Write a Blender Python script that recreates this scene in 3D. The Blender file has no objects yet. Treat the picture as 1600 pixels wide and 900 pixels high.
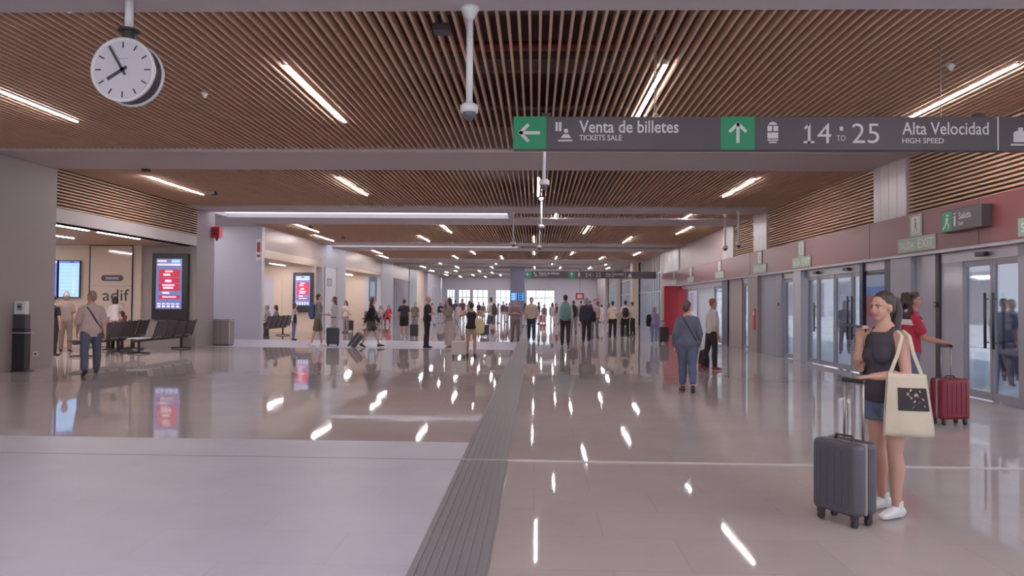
import bpy, bmesh, math, random
from mathutils import Vector, Matrix, Euler
random.seed(7)
SC = bpy.context.scene
COL = SC.collection
R = math.radians

# ------------------------------------------------------------------ camera, world, exposure
FPX = 1150.0                      # focal length in pixels of the 1600x900 frame
CAM_H = 1.5
CAM_R = (Matrix.Rotation(math.atan(37 / FPX), 3, 'Z') @ Matrix.Rotation(R(90) + math.atan(25 / FPX), 3, 'X')
         @ Matrix.Rotation(0.009, 3, 'Z'))
cam_data = bpy.data.cameras.new('camera')
cam_data.sensor_width = 36.0
cam_data.lens = FPX * 36.0 / 1600.0
cam_data.clip_end = 400
cam = bpy.data.objects.new('camera', cam_data)
cam.matrix_world = Matrix.Translation((0, 0, CAM_H)) @ CAM_R.to_4x4()
COL.objects.link(cam)
SC.camera = cam

world = bpy.data.worlds.new('sky')
SC.world = world
world.use_nodes = True
wn, wl = world.node_tree.nodes, world.node_tree.links
wn.clear()
w_out = wn.new('ShaderNodeOutputWorld'); w_bg = wn.new('ShaderNodeBackground')
w_tc = wn.new('ShaderNodeTexCoord'); w_sep = wn.new('ShaderNodeSeparateXYZ'); w_rmp = wn.new('ShaderNodeValToRGB')
wl.new(w_tc.outputs['Generated'], w_sep.inputs[0]); wl.new(w_sep.outputs['Z'], w_rmp.inputs[0])
w_rmp.color_ramp.elements[0].color = (0.80, 0.84, 0.90, 1)
w_rmp.color_ramp.elements[1].color = (0.50, 0.68, 0.95, 1)
wl.new(w_rmp.outputs[0], w_bg.inputs[0]); wl.new(w_bg.outputs[0], w_out.inputs[0])
w_bg.inputs[1].default_value = 1.3
sun_data = bpy.data.lights.new('sun', 'SUN'); sun_data.energy = 2.6; sun_data.angle = R(1.0); sun_data.color = (1, .97, .92)
sun = bpy.data.objects.new('sun', sun_data); COL.objects.link(sun); sun.rotation_euler = (0, R(-40), 0)   # from the left, over the roof
TUBE_POWER = 85.0
SC.view_settings.view_transform = 'Standard'
SC.view_settings.look = 'None'
SC.view_settings.gamma = 1.0
SC.view_settings.use_curve_mapping = False
SC.view_settings.exposure = 0.5
SC.cycles.use_denoising = True
SC.cycles.max_bounces = 7
SC.cycles.diffuse_bounces = 4
SC.cycles.glossy_bounces = 4
SC.cycles.transparent_max_bounces = 12
SC.cycles.sample_clamp_indirect = 4.0
SC.cycles.caustics_reflective = False
SC.cycles.caustics_refractive = False


# pixel of the 1600x900 photograph -> point of the place
def ray(px, py):
    return CAM_R @ Vector(((px - 800) / FPX, -(py - 450) / FPX, -1.0))
def on_z(px, py, z=0.0):
    d = ray(px, py); t = (z - CAM_H) / d.z
    return Vector((d.x * t, d.y * t, z))
def at_y(px, py, y):
    d = ray(px, py); t = y / d.y
    return Vector((d.x * t, y, CAM_H + d.z * t))
def on_x(px, py, x):
    d = ray(px, py); t = x / d.x
    return Vector((x, d.y * t, CAM_H + d.z * t))


# ------------------------------------------------------------------ materials
MATS = {}
def mat(name, rgb, rough=0.6, metal=0.0, spec=0.5, var=0.06, scale=6.0, emit=0.0, bump=0.0):
    if name in MATS:
        return MATS[name]
    m = bpy.data.materials.new(name); m.use_nodes = True
    nt = m.node_tree; n = nt.nodes; l = nt.links
    b = n['Principled BSDF']
    tc = n.new('ShaderNodeTexCoord'); nz = n.new('ShaderNodeTexNoise'); mx = n.new('ShaderNodeMixRGB')
    nz.inputs['Scale'].default_value = scale; nz.inputs['Detail'].default_value = 3
    l.new(tc.outputs['Object'], nz.inputs['Vector'])
    mx.inputs[1].default_value = tuple(max(0, c * (1 - var)) for c in rgb) + (1,)
    mx.inputs[2].default_value = tuple(min(1, c * (1 + var)) for c in rgb) + (1,)
    l.new(nz.outputs['Fac'], mx.inputs[0]); l.new(mx.outputs[0], b.inputs['Base Color'])
    b.inputs['Roughness'].default_value = rough
    b.inputs['Metallic'].default_value = metal
    b.inputs['Specular IOR Level'].default_value = spec
    if emit:
        l.new(mx.outputs[0], b.inputs['Emission Color'])
        b.inputs['Emission Strength'].default_value = emit
    if bump:
        bp = n.new('ShaderNodeBump'); bp.inputs['Strength'].default_value = bump
        l.new(nz.outputs['Fac'], bp.inputs['Height']); l.new(bp.outputs[0], b.inputs['Normal'])
    MATS[name] = m
    return m

def s2l(r, g, b):
    f = lambda c: (c / 255 / 12.92) if c / 255 <= .04045 else ((c / 255 + .055) / 1.055) ** 2.4
    return (f(r), f(g), f(b))

def glass_mat(name, tint=(0.86, 0.90, 0.92), refl=0.10):
    if name in MATS:
        return MATS[name]
    m = bpy.data.materials.new(name); m.use_nodes = True
    nt = m.node_tree; n = nt.nodes; l = nt.links
    n.remove(n['Principled BSDF'])
    out = n['Material Output']
    tr = n.new('ShaderNodeBsdfTransparent'); tr.inputs[0].default_value = tint + (1,)
    gl = n.new('ShaderNodeBsdfGlossy'); gl.inputs['Roughness'].default_value = 0.03
    lw = n.new('ShaderNodeLayerWeight'); lw.inputs[0].default_value = 0.25
    mp = n.new('ShaderNodeMapRange'); mp.inputs[3].default_value = refl; mp.inputs[4].default_value = 0.75
    mix = n.new('ShaderNodeMixShader')
    l.new(lw.outputs['Fresnel'], mp.inputs[0]); l.new(mp.outputs[0], mix.inputs[0])
    l.new(tr.outputs[0], mix.inputs[1]); l.new(gl.outputs[0], mix.inputs[2]); l.new(mix.outputs[0], out.inputs[0])
    MATS[name] = m
    return m

def floor_mat(name, c1, c2, joint, tile=(0.9, 0.6), rough=0.13, spec=0.16):
    m = bpy.data.materials.new(name); m.use_nodes = True
    nt = m.node_tree; n = nt.nodes; l = nt.links
    b = n['Principled BSDF']
    tc = n.new('ShaderNodeTexCoord')
    br = n.new('ShaderNodeTexBrick')
    br.inputs['Scale'].default_value = 1.0
    br.inputs['Brick Width'].default_value = tile[0]; br.inputs['Row Height'].default_value = tile[1]
    br.inputs['Mortar Size'].default_value = 0.0035; br.inputs['Mortar Smooth'].default_value = 0.3
    br.inputs['Color1'].default_value = c1 + (1,); br.inputs['Color2'].default_value = c2 + (1,)
    br.inputs['Mortar'].default_value = joint + (1,)
    br.inputs['Bias'].default_value = -0.2
    l.new(tc.outputs['Object'], br.inputs['Vector'])
    nz = n.new('ShaderNodeTexNoise'); nz.inputs['Scale'].default_value = 1.1; nz.inputs['Detail'].default_value = 7
    nz.inputs['Roughness'].default_value = 0.65
    l.new(tc.outputs['Object'], nz.inputs['Vector'])
    ov = n.new('ShaderNodeMixRGB'); ov.blend_type = 'MULTIPLY'; ov.inputs[0].default_value = 1.0
    mr = n.new('ShaderNodeMapRange'); mr.inputs[1].default_value = .3; mr.inputs[2].default_value = .7
    mr.inputs[3].default_value = .93; mr.inputs[4].default_value = 1.05
    l.new(nz.outputs['Fac'], mr.inputs[0])
    l.new(br.outputs['Color'], ov.inputs[1]); l.new(mr.outputs[0], ov.inputs[2])
    l.new(ov.outputs[0], b.inputs['Base Color'])
    b.inputs['Roughness'].default_value = rough
    b.inputs['Specular IOR Level'].default_value = spec
    n2 = n.new('ShaderNodeTexNoise'); n2.inputs['Scale'].default_value = 0.9; n2.inputs['Detail'].default_value = 2
    l.new(tc.outputs['Object'], n2.inputs['Vector'])
    bp = n.new('ShaderNodeBump'); bp.inputs['Strength'].default_value = 0.014; bp.inputs['Distance'].default_value = 0.1
    l.new(n2.outputs['Fac'], bp.inputs['Height']); l.new(bp.outputs[0], b.inputs['Normal'])
    MATS[name] = m
    return m

M_FLOOR = floor_mat('polished taupe stone', s2l(182, 168, 167), s2l(179, 165, 164), s2l(169, 156, 155), rough=0.035)
M_WHITEFLOOR = floor_mat('polished white stone', s2l(188, 180, 191), s2l(185, 177, 188), s2l(177, 170, 180), (1.2, 0.6), 0.38, 0.2)
M_TACTILE = mat('grey ribbed stone', s2l(128, 120, 124), 0.45, var=.1, scale=20)
M_WOOD = mat('tan timber', s2l(210, 174, 148), 0.6, var=.12, scale=2.5)
M_WOODPALE = mat('pale grey timber', s2l(196, 178, 168), 0.6, var=.1, scale=2.5)  # paler, greyer tan for the slats of the far bays
M_WOOD2 = mat('tan timber soffit', s2l(184, 152, 122), 0.6, var=.08, scale=2.0)
M_WOODDARK = mat('dark louvre backing', s2l(70, 55, 52), 0.8)
M_BEAM = mat('white painted beam', s2l(190, 180, 182), 0.5, var=.02)
M_WALL = mat('warm white wall panel', s2l(154, 142, 142), 0.55, var=.03, scale=1.0)
M_WALLCOOL = mat('cool white wall panel', s2l(186, 182, 194), 0.4, var=.02, scale=1.0)
M_CREAM = mat('cream wall', s2l(205, 186, 170), 0.5, var=.03)
M_PANEL = mat('taupe metal panel', s2l(158, 138, 132), 0.35, 0.2, var=.04)
M_PLENUM = mat('dark ceiling void', s2l(104, 86, 84), 0.9)
M_DUCT = mat('galvanised duct', s2l(120, 110, 110), 0.5, .3)
M_REDPIPE = mat('dull red pipe', s2l(150, 70, 66), 0.5)
M_FASCIA = mat('red fascia panel', s2l(126, 68, 71), 0.3, var=.03)
M_RED = mat('deep red portal', s2l(150, 24, 38), 0.35)
M_ALU = mat('brushed aluminium', s2l(178, 176, 182), 0.35, 0.6, var=.04, scale=15)
M_ALUPAINT = mat('grey painted frame', s2l(150, 148, 158), 0.4, 0.1)
M_GREYGLASS = mat('grey back painted glass', s2l(168, 168, 180), 0.12, var=.03, scale=1)
M_NAVY = mat('navy post', s2l(52, 52, 76), 0.3)
M_GLASS = glass_mat('clear door glass', (.93, .95, .97), .05)
M_TUBE = mat('tube diffuser', (1.0, 0.96, 0.97), 0.5, var=0, emit=TUBE_POWER)
M_COVE = mat('luminous ceiling sheet', (0.86, 0.88, 1.0), 0.5, var=0, emit=1.3)
M_WHITE = mat('white plastic', s2l(222, 218, 220), 0.35, var=.02)
M_WHITETXT = mat('white lettering', s2l(214, 206, 208), 0.4, var=.02)
M_SIGN = mat('dark grey sign face', s2l(82, 74, 80), 0.4, var=.04)
M_GREEN = mat('green sign face', s2l(36, 140, 98), 0.4, var=.04)
M_PALEGREEN = mat('pale green luminescent sign', s2l(150, 172, 152), 0.4, var=.05)
M_BLACK = mat('black plastic', s2l(48, 44, 48), 0.4, var=.1)
M_DARK = mat('charcoal metal', s2l(66, 60, 64), 0.45, .2)
M_STEEL = mat('stainless steel', s2l(168, 160, 158), 0.3, .7, var=.08, scale=10)
M_SCREENBLUE = mat('screen blue', s2l(92, 110, 210), 0.3, emit=.75, var=.15, scale=20)
M_SCREENLIGHT = mat('screen pale blue', s2l(150, 190, 235), 0.3, emit=.75, var=.03)
M_SCREENGREY = mat('screen blue grey', s2l(112, 124, 178), 0.3, emit=.38, var=.2, scale=14)
M_SCREENRED = mat('screen red', s2l(196, 52, 72), 0.3, emit=.38, var=.2, scale=12)
M_SCREENWHITE = mat('screen white', s2l(235, 225, 240), 0.3, emit=.5, var=.05)
M_GROUND = mat('pale paving', s2l(222, 222, 226), 0.8)
M_OUTWALL = mat('pale outside wall', s2l(226, 228, 236), 0.8, var=.05)
M_LEAF = mat('green leaves', s2l(96, 124, 92), 0.6, var=.3, scale=30)

# ------------------------------------------------------------------ mesh helpers
class MB:
    def __init__(self):
        self.v = []; self.f = []; self.m = []
    def add(self, vs, fs, mi=0):
        o = len(self.v)
        self.v += [tuple(p) for p in vs]
        self.f += [tuple(i + o for i in f) for f in fs]
        self.m += [mi] * len(fs)
        return self
    def box(self, x0, x1, y0, y1, z0, z1, mi=0, M=None):
        p = [Vector((x, y, z)) for z in (z0, z1) for y in (y0, y1) for x in (x0, x1)]
        if M is not None:
            p = [M @ q for q in p]
        return self.add(p, [(0, 2, 3, 1), (4, 5, 7, 6), (0, 1, 5, 4), (2, 6, 7, 3), (0, 4, 6, 2), (1, 3, 7, 5)], mi)
    def prism(self, poly, axis_fn, t0, t1, mi=0):
        n = len(poly)
        vs = [axis_fn(a, b, t0) for a, b in poly] + [axis_fn(a, b, t1) for a, b in poly]
        fs = [tuple(range(n - 1, -1, -1)), tuple(range(n, 2 * n))] + [(i, (i + 1) % n, n + (i + 1) % n, n + i) for i in range(n)]
        return self.add(vs, fs, mi)
    def sweep(self, pts, rads, ref=(1, 0, 0), n=12, mi=0, cap=True):
        """closed tube of elliptical rings through pts; rads: r or (ra, rb), ra along ref"""
        pts = [Vector(p) for p in pts]
        rads = [(r, r) if not isinstance(r, (tuple, list)) else tuple(r) for r in rads]
        ref = Vector(ref)
        k = len(pts); rings = []
        def frame(t):
            s = ref - t * ref.dot(t)
            if s.length < 1e-4:
                s = Vector((0, 1, 0)) - t * t.y
                if s.length < 1e-4:
                    s = Vector((0, 0, 1)) - t * t.z
            s.normalize()
            return s, t.cross(s)
        for i in range(k):
            a = pts[max(i - 1, 0)]; b = pts[min(i + 1, k - 1)]
            t = (b - a)
            t = t.normalized() if t.length > 1e-7 else Vector((0, 0, 1))
            s, o = frame(t)
            if cap and i == 0:
                e = min(rads[0])
                for q in (80, 45, 20):
                    c = math.cos(R(q)); h = math.sin(R(q))
                    rings.append((pts[0] - t * e * h, s, o, rads[0][0] * c, rads[0][1] * c))
            rings.append((pts[i], s, o, rads[i][0], rads[i][1]))
            if cap and i == k - 1:
                e = min(rads[-1])
                for q in (20, 45, 80):
                    c = math.cos(R(q)); h = math.sin(R(q))
                    rings.append((pts[-1] + t * e * h, s, o, rads[-1][0] * c, rads[-1][1] * c))
        vs = []; fs = []
        for (c, s, o, ra, rb) in rings:
            for j in range(n):
                a = 2 * math.pi * j / n
                vs.append(c + s * (ra * math.cos(a)) + o * (rb * math.sin(a)))
        m = len(rings)
        for i in range(m - 1):
            for j in range(n):
                fs.append((i * n + j, i * n + (j + 1) % n, (i + 1) * n + (j + 1) % n, (i + 1) * n + j))
        fs.append(tuple(range(n - 1, -1, -1))); fs.append(tuple(range((m - 1) * n, m * n)))
        return self.add(vs, fs, mi)
    def cyl(self, a, b, r, r2=None, n=16, mi=0):
        return self.sweep([a, b], [r, r if r2 is None else r2], n=n, mi=mi, cap=False)
    def ball(self, c, rx, ry=None, rz=None, n=14, mi=0, M=None):
        ry = rx if ry is None else ry; rz = rx if rz is None else rz
        c = Vector(c); vs = []; fs = []; k = n // 2
        for i in range(1, k):
            ph = math.pi * i / k
            for j in range(n):
                th = 2 * math.pi * j / n
                p = Vector((rx * math.sin(ph) * math.cos(th), ry * math.sin(ph) * math.sin(th), rz * math.cos(ph)))
                vs.append(c + (M @ p if M is not None else p))
        top = len(vs); p = Vector((0, 0, rz)); vs.append(c + (M @ p if M is not None else p))
        p = Vector((0, 0, -rz)); vs.append(c + (M @ p if M is not None else p))
        for i in range(k - 2):
            for j in range(n):
                fs.append((i * n + j, (i + 1) * n + j, (i + 1) * n + (j + 1) % n, i * n + (j + 1) % n))
        for j in range(n):
            fs.append((top, j, (j + 1) % n)); fs.append((top + 1, (k - 2) * n + (j + 1) % n, (k - 2) * n + j))
        return self.add(vs, fs, mi)
    def build(self, name, mats, parent=None, smooth=False, bevel=0.0, seg=2, remesh=0.0, relax=2):
        me = bpy.data.meshes.new(name)
        me.from_pydata(self.v, [], self.f)
        for m in (mats if isinstance(mats, (list, tuple)) else [mats]):
            me.materials.append(m)
        me.polygons.foreach_set('material_index', self.m)
        if smooth or remesh:
            me.polygons.foreach_set('use_smooth', [True] * len(self.f))
        me.update()
        o = bpy.data.objects.new(name, me); COL.objects.link(o)
        if parent is not None:
            o.parent = parent
        if remesh:
            r = o.modifiers.new('r', 'REMESH'); r.mode = 'VOXEL'; r.voxel_size = remesh; r.use_smooth_shade = True
            if relax:
                s = o.modifiers.new('s', 'SMOOTH'); s.factor = 0.5; s.iterations = relax
        if bevel:
            b = o.modifiers.new('b', 'BEVEL'); b.width = bevel; b.segments = seg; b.limit_method = 'ANGLE'; b.angle_limit = R(40)
        return o

def tag(o, label=None, cat=None, group=None, kind=None):
    if label: o['label'] = label
    if cat: o['category'] = cat
    if group: o['group'] = group
    if kind: o['kind'] = kind
    return o
def empty(name, loc=(0, 0, 0), rz=0.0):
    o = bpy.data.objects.new(name, None); COL.objects.link(o)
    o.empty_display_size = 0.1
    o.location = loc; o.rotation_euler = (0, 0, rz)
    return o
def struct(mb, name, m, parent=None, **kw):
    o = mb.build(name, m, parent, **kw)
    o['kind'] = 'structure'
    return o
def copy_tree(o, parent=None):
    c = o.copy(); COL.objects.link(c); c.parent = parent
    for ch in list(o.children):
        copy_tree(ch, c)
    return c

def text_mesh(s, bold=0.0):
    cu = bpy.data.curves.new('txt', 'FONT'); cu.body = s; cu.offset = bold; cu.extrude = 0.0; cu.resolution_u = 3
    o = bpy.data.objects.new('txt', cu); COL.objects.link(o)
    dg = bpy.context.evaluated_depsgraph_get(); dg.update()
    me = bpy.data.meshes.new_from_object(o.evaluated_get(dg))
    vs = [v.co.copy() for v in me.vertices]; fs = [tuple(p.vertices) for p in me.polygons]
    bpy.data.objects.remove(o); bpy.data.curves.remove(cu); bpy.data.meshes.remove(me)
    return vs, fs
TEXTS = {}
def put_text(mb, s, box, fn, bold=0.0, mi=0):
    """write s inside box=(u0,v0,u1,v1) of a surface; fn(u,v) gives the point"""
    if (s, bold) not in TEXTS:
        TEXTS[(s, bold)] = text_mesh(s, bold)
    vs, fs = TEXTS[(s, bold)]
    x0 = min(v.x for v in vs); x1 = max(v.x for v in vs); y0 = min(v.y for v in vs); y1 = max(v.y for v in vs)
    u0, v0, u1, v1 = box
    mb.add([fn(u0 + (v.x - x0) / (x1 - x0) * (u1 - u0), v0 + (v.y - y0) / (y1 - y0) * (v1 - v0)) for v in vs], fs, mi)

# ------------------------------------------------------------------ the setting
ZC = 4.52            # underside of the slatted ceiling
XR, XL = 7.3, -10.9  # side walls of the hall
YF = 85.0            # far end wall

f = MB(); f.box(-22, XR + .35, -3, YF + 1, -0.3, 0.0)
struct(f, 'floor', M_FLOOR)
f = MB(); f.box(-22, -0.70, -3, 7.95, 0.0, 0.004); struct(f, 'floor_white_slabs', M_WHITEFLOOR)
f = MB(); f.box(-17, -0.70, 24.0, 29.0, 0.0, 0.004); struct(f, 'floor_white_band', M_WHITEFLOOR)
f = MB(); f.box(-.70, XR, 7.05, 7.08, 0.0, 0.0115); struct(f, 'floor_metal_joint', mat('pale metal joint', s2l(200, 188, 188), .4))
f = MB(); f.box(-22, -.70, 7.05, 7.08, 0.0, 0.0055); struct(f, 'floor_dark_joint', mat('grey joint', s2l(146, 138, 146), .5))
f = MB()
f.box(-0.70, -0.25, 1.5, 78, 0.0, 0.004)
for i in range(8):
    x = -0.70 + .028 + i * .0562
    f.box(x - .014, x + .014, 1.5, 78, 0.004, 0.010)
struct(f, 'floor_tactile_strip', M_TACTILE)

BAYS = [(1.0, 5.6), (7.4, 14.35), (16.3, 22.75), (24.1, 25.6), (27.7, 36.4), (37.9, 39.0), (41.3, 49.5), (54.0, 56.0), (58.5, 62.5), (66, 72), (75, 84)]
# underside bands between slatted bays
edges = [-1.0] + [e for b in BAYS for e in b] + [YF]
nb = 0
for i in range(0, len(edges), 2):
    y0, y1 = edges[i], edges[i + 1]
    f = MB(); f.box(XL - .4, XR + .4, y0, y1, ZC - .05, ZC + .45)
    struct(f, 'ceiling_beam', M_BEAM, bevel=.01)
for bi, (y0, y1) in enumerate(BAYS):
    f = MB()
    x = XL + .05
    short = y0 in (24.1, 37.9)
    if short:
        x = -0.75
    while x < XR:
        f.box(x - .015, x + .015, y0, y1, ZC, ZC + .11)
        x += .1145
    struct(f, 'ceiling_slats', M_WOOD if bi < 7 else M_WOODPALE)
    if short:   # luminous sheet over the left part of the narrow bay
        f = MB(); f.box(XL, -0.95, y0, y1, ZC + .10, ZC + .14)
        struct(f, 'ceiling_light_sheet', M_COVE)
        f = MB(); f.box(-.95, -.80, y0, y1, ZC - .05, ZC + .3); struct(f, 'ceiling_beam', M_BEAM)
f = MB(); f.box(XL - .5, XR + .5, -1, YF, 5.9, 6.1); struct(f, 'ceiling_void', M_PLENUM)
f = MB(); f.box(XL - .7, XL - .5, -1, YF, ZC, 6.0); struct(f, 'wall_left_void', M_PLENUM)
f = MB(); f.box(XR + .5, XR + .7, -1, YF, ZC, 6.0); struct(f, 'wall_right_void', M_PLENUM)

# services in the void, seen between the slats
def pipe(label, y, z, r, m, cat='pipe', nm='service_pipe'):
    f = MB(); f.sweep([(XL - .4, y, z), (XR + .4, y, z)], [r, r], ref=(0, 0, 1), n=14, cap=False)
    for xx in (-6, -1.5, 3):
        f.cyl((xx, y, z), (xx, y, 5.895), .012, n=6)
    tag(f.build(nm, m, smooth=False), label, cat, 'services above the slats')
pipe('dull red pipe crossing above the first bay of ceiling slats', 10.2, 5.1, .07, M_REDPIPE)
pipe('thick grey duct above the slats behind the red pipe', 11.4, 5.3, .2, M_DUCT, 'duct', 'service_duct')
pipe('grey conduit above the slats in front of the red pipe', 9.2, 5.2, .05, M_DUCT)
pipe('pale grey duct above slats close to the first beam', 8.2, 5.25, .16, M_DUCT, 'duct', 'service_duct')
pipe('thin grey conduit above slats near the far edge of the first bay', 13.0, 5.0, .05, M_DUCT)
pipe('grey duct above the second bay of ceiling slats', 19.0, 5.3, .2, M_DUCT, 'duct', 'service_duct')

# ---- left side
def louvre(name, X, y0, y1, z0, z1, closed=False, face=-1, t=.03, pitch=.075):
    f = MB()
    back = X + face * .12
    f.box(min(back, back + face * .02), max(back, back + face * .02), y0, y1, z0, z1, 1)
    if closed:
        f.box(min(X, X + face * .06), max(X, X + face * .06), y0, y1, z0, z1, 2)
    else:
        z = z0 + t
        while z < z1:
            f.box(min(X, X + face * .1), max(X, X + face * .1), y0, y1, z - t * .5, z + t * .5, 0)
            z += pitch
    return struct(f, name, [M_WOOD, M_WOODDARK, M_PANEL])

# pillar nearest the camera on the left
f = MB(); f.box(XL - 2.4, XL, 15.2, 16.35, 0, ZC + .2); struct(f, 'wall_left_pillar', M_WALL)
f = MB(); f.box(XL - 8, XL - 2.4, 13.8, 14.0, 0, 3.4); struct(f, 'wall_left_return', M_WALL)
f = MB(); f.box(XL - .2, XL, -1, 15.2, 0, ZC + .2); struct(f, 'wall_left_front', M_WALL)
# waiting room recess
louvre('wall_left_louvre', XL, 16.35, 23.3, 3.6, ZC + .02)
f = MB(); f.box(XL - .35, XL, 16.35, 23.3, 3.27, 3.6); struct(f, 'wall_left_lintel', M_BEAM)
f = MB(); f.box(XL - 8, XL - .02, 14.0, 23.6, 3.27, 3.35); struct(f, 'ceiling_waiting_room', M_WOOD2)
f = MB(); f.box(XL - 8.1, XL - 8, 14.0, 23.6, 0, 3.3); struct(f, 'wall_left_waiting_room', M_CREAM)
f = MB(); f.box(XL - 8, XL - 1.75, 23.2, 23.4, 0, 3.3); struct(f, 'wall_back_waiting_room', M_CREAM)
f = MB(); f.box(XL - 1.75, XL, 23.3, 24.6, 0, ZC + .2); struct(f, 'wall_left_pillar', M_WALL)
# cross corridor with its white wall
f = MB(); f.box(XL - 6, XL, 28.9, 29.2, 0, ZC + .2); struct(f, 'wall_left_corridor', M_WALLCOOL)
f = MB(); f.box(XL - 6.2, XL - 6, 24.6, 29.2, 0, ZC + .2); struct(f, 'wall_left_corridor_end', M_WALLCOOL)
f = MB(); f.box(XL - 6, XL, 24.6, 29.2, ZC - .03, ZC + .2); struct(f, 'ceiling_corridor', M_BEAM)
# second recess
louvre('wall_left_closed_louvre', XL, 29.2, 37.2, 3.6, ZC + .02, closed=True)
f = MB(); f.box(XL - .3, XL, 29.2, 37.2, 3.35, 3.6); struct(f, 'wall_left_lintel', M_CREAM)
f = MB(); f.box(XL - 6, XL - .02, 29.2, 37.2, 3.27, 3.35); struct(f, 'ceiling_recess', M_CREAM)
f = MB(); f.box(XL - 6, XL, 36.0, 36.2, 0, 3.3); struct(f, 'wall_back_recess', M_CREAM)
f = MB(); f.box(XL - 6.1, XL - 6, 29.2, 36.2, 0, 3.3); struct(f, 'wall_left_recess', M_CREAM)
f = MB(); f.box(XL - 1.2, XL, 37.2, 41.9, 0, ZC + .2); struct(f, 'wall_left_pillar', M_WALLCOOL)
# shop recess
louvre('wall_left_shop_louvre', XL, 41.9, 51.8, 3.6, ZC + .02, closed=True)
f = MB(); f.box(XL - 5, XL, 51.6, 51.8, 0, 3.6); struct(f, 'wall_back_shop', M_CREAM)
f = MB(); f.box(XL - 5.1, XL - 5, 41.9, 51.8, 0, 3.6); struct(f, 'wall_left_shop', M_CREAM)
f = MB(); f.box(XL - 5, XL - .02, 41.9, 51.8, 3.4, 3.6); struct(f, 'ceiling_shop', M_CREAM)
f = MB(); f.box(XL - 1.2, XL + .02, 51.8, 55.8, 0, ZC + .2); struct(f, 'wall_left_pillar', M_WALLCOOL)
# far left facade: panels and glazing with thin uprights
louvre('wall_left_far_louvre', XL, 55.8, 63, 3.4, ZC + .02, closed=True)
f = MB()
f.box(XL - .25, XL - .2, 55.8, 63, 0, 3.4, 1)
y = 56
while y < 63:
    f.box(XL - .2, XL, y, y + .18, 0, 3.4, 0); y += .8
struct(f, 'wall_left_shutter', [M_WALLCOOL, M_ALUPAINT])
f = MB(); f.box(XL - 1.2, XL + .05, 63, 67, 0, ZC + .2); struct(f, 'wall_left_pillar', M_ALUPAINT)
f = MB(); f.box(XL - .3, XL - .05, 67, 72, 0, ZC + .2); struct(f, 'wall_left_far_panel', M_CREAM)
f = MB(); f.box(XL - 1.2, XL + .3, 72, 75, 0, ZC + .2); struct(f, 'wall_left_pillar', M_WALLCOOL)
f = MB(); f.box(XL - .3, XL - .05, 75, YF, 0, ZC + .2)
for k in range(8):
    f.box(XL - .05, XL + .1, 75.4 + k * 1.2, 75.7 + k * 1.2, 0, 3.2)
struct(f, 'wall_left_end', M_WALLCOOL)

# ---- far wall with windows and a doorway
f = MB()
def far_x(px): return at_y(px, 470, YF).x
zt = at_y(760, 452, YF).z
f.box(XL, XR, YF, YF + .3, zt, ZC + .3, 0)
f.box(XL, far_x(698), YF, YF + .3, 0, zt, 0); f.box(far_x(711), far_x(716), YF, YF + .3, 0, zt, 0); f.box(far_x(735), far_x(738), YF, YF + .3, 0, zt, 0)
f.box(far_x(763), far_x(774), YF, YF + .3, 0, zt, 0)
f.box(far_x(798), far_x(822), YF, YF + .3, 0, zt, 0)
f.box(far_x(867), XR + .3, YF, YF + .3, 0, zt, 0)
struct(f, 'wall_far', M_WALLCOOL)
nwin = 0
for a, b in ((698, 711), (716, 735), (738, 763), (774, 798), (822, 867)):
    nwin += 1
    w = empty('window_%d' % nwin); w['kind'] = 'structure'
    x0, x1 = far_x(a), far_x(b)
    g = MB(); g.box(x0, x1, YF + .12, YF + .15, 0.02, zt); g.build('pane', M_GLASS, w)
    g = MB()
    for k in range(4):
        xx = x0 + (x1 - x0 - .06) * k / 3
        g.box(xx, xx + .06, YF + .08, YF + .2, 0, zt)
    g.box(x0, x1, YF + .08, YF + .2, zt - .08, zt); g.box(x0, x1, YF + .08, YF + .2, 2.2, 2.26)
    g.build('window_frame', M_ALUPAINT, w)
f = MB(); f.box(-40, 40, YF + 1, YF + 40, -.3, -.02); struct(f, 'ground_beyond', M_GROUND)
# blue grey column with screens, far down the hall
c0, c1 = at_y(797, 470, 60), at_y(820, 470, 60)
f = MB(); f.box(c0.x, c1.x, 60, 61.2, 0, ZC + .1); struct(f, 'pillar_far', mat('blue grey cladding', s2l(140, 140, 165), .4))
# ---- right side: pillars and louvres above, red fascia, glazed doors below
FX = XR - .15
def ry(px, X=XR):
    return on_x(px, 500, X).y
ZF0, ZF1 = 2.53, 3.28
f = MB(); f.box(FX, XR + .5, 6.0, 41.8, ZF0, ZF1)
for y in (9.2, 12.1, 16.0, 20.4, 24.8, 29.2, 33.6, 38.0):     # panel joints
    f.box(FX - .004, FX, y, y + .02, ZF0, ZF1, 1)
struct(f, 'wall_right_fascia', [M_FASCIA, mat('fascia joint', s2l(120, 44, 48), .5)])
f = MB(); f.box(FX + .01, XR + .5, 6.0, 41.8, ZF0 - .05, ZF0)
struct(f, 'trim_1', M_ALU)
louvre('wall_right_louvre', XR, 6.0, 14.65, ZF1, ZC + .02, face=1, t=.035)
louvre('wall_right_louvre', XR, 16.05, 23.4, ZF1, ZC + .02, face=1, t=.035)
louvre('wall_right_louvre', XR, 24.8, 27.3, ZF1, ZC + .02, face=1, t=.035)
louvre('wall_right_closed_louvre', XR, 28.8, 37.6, ZF1, ZC + .02, closed=True, face=1)
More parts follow.
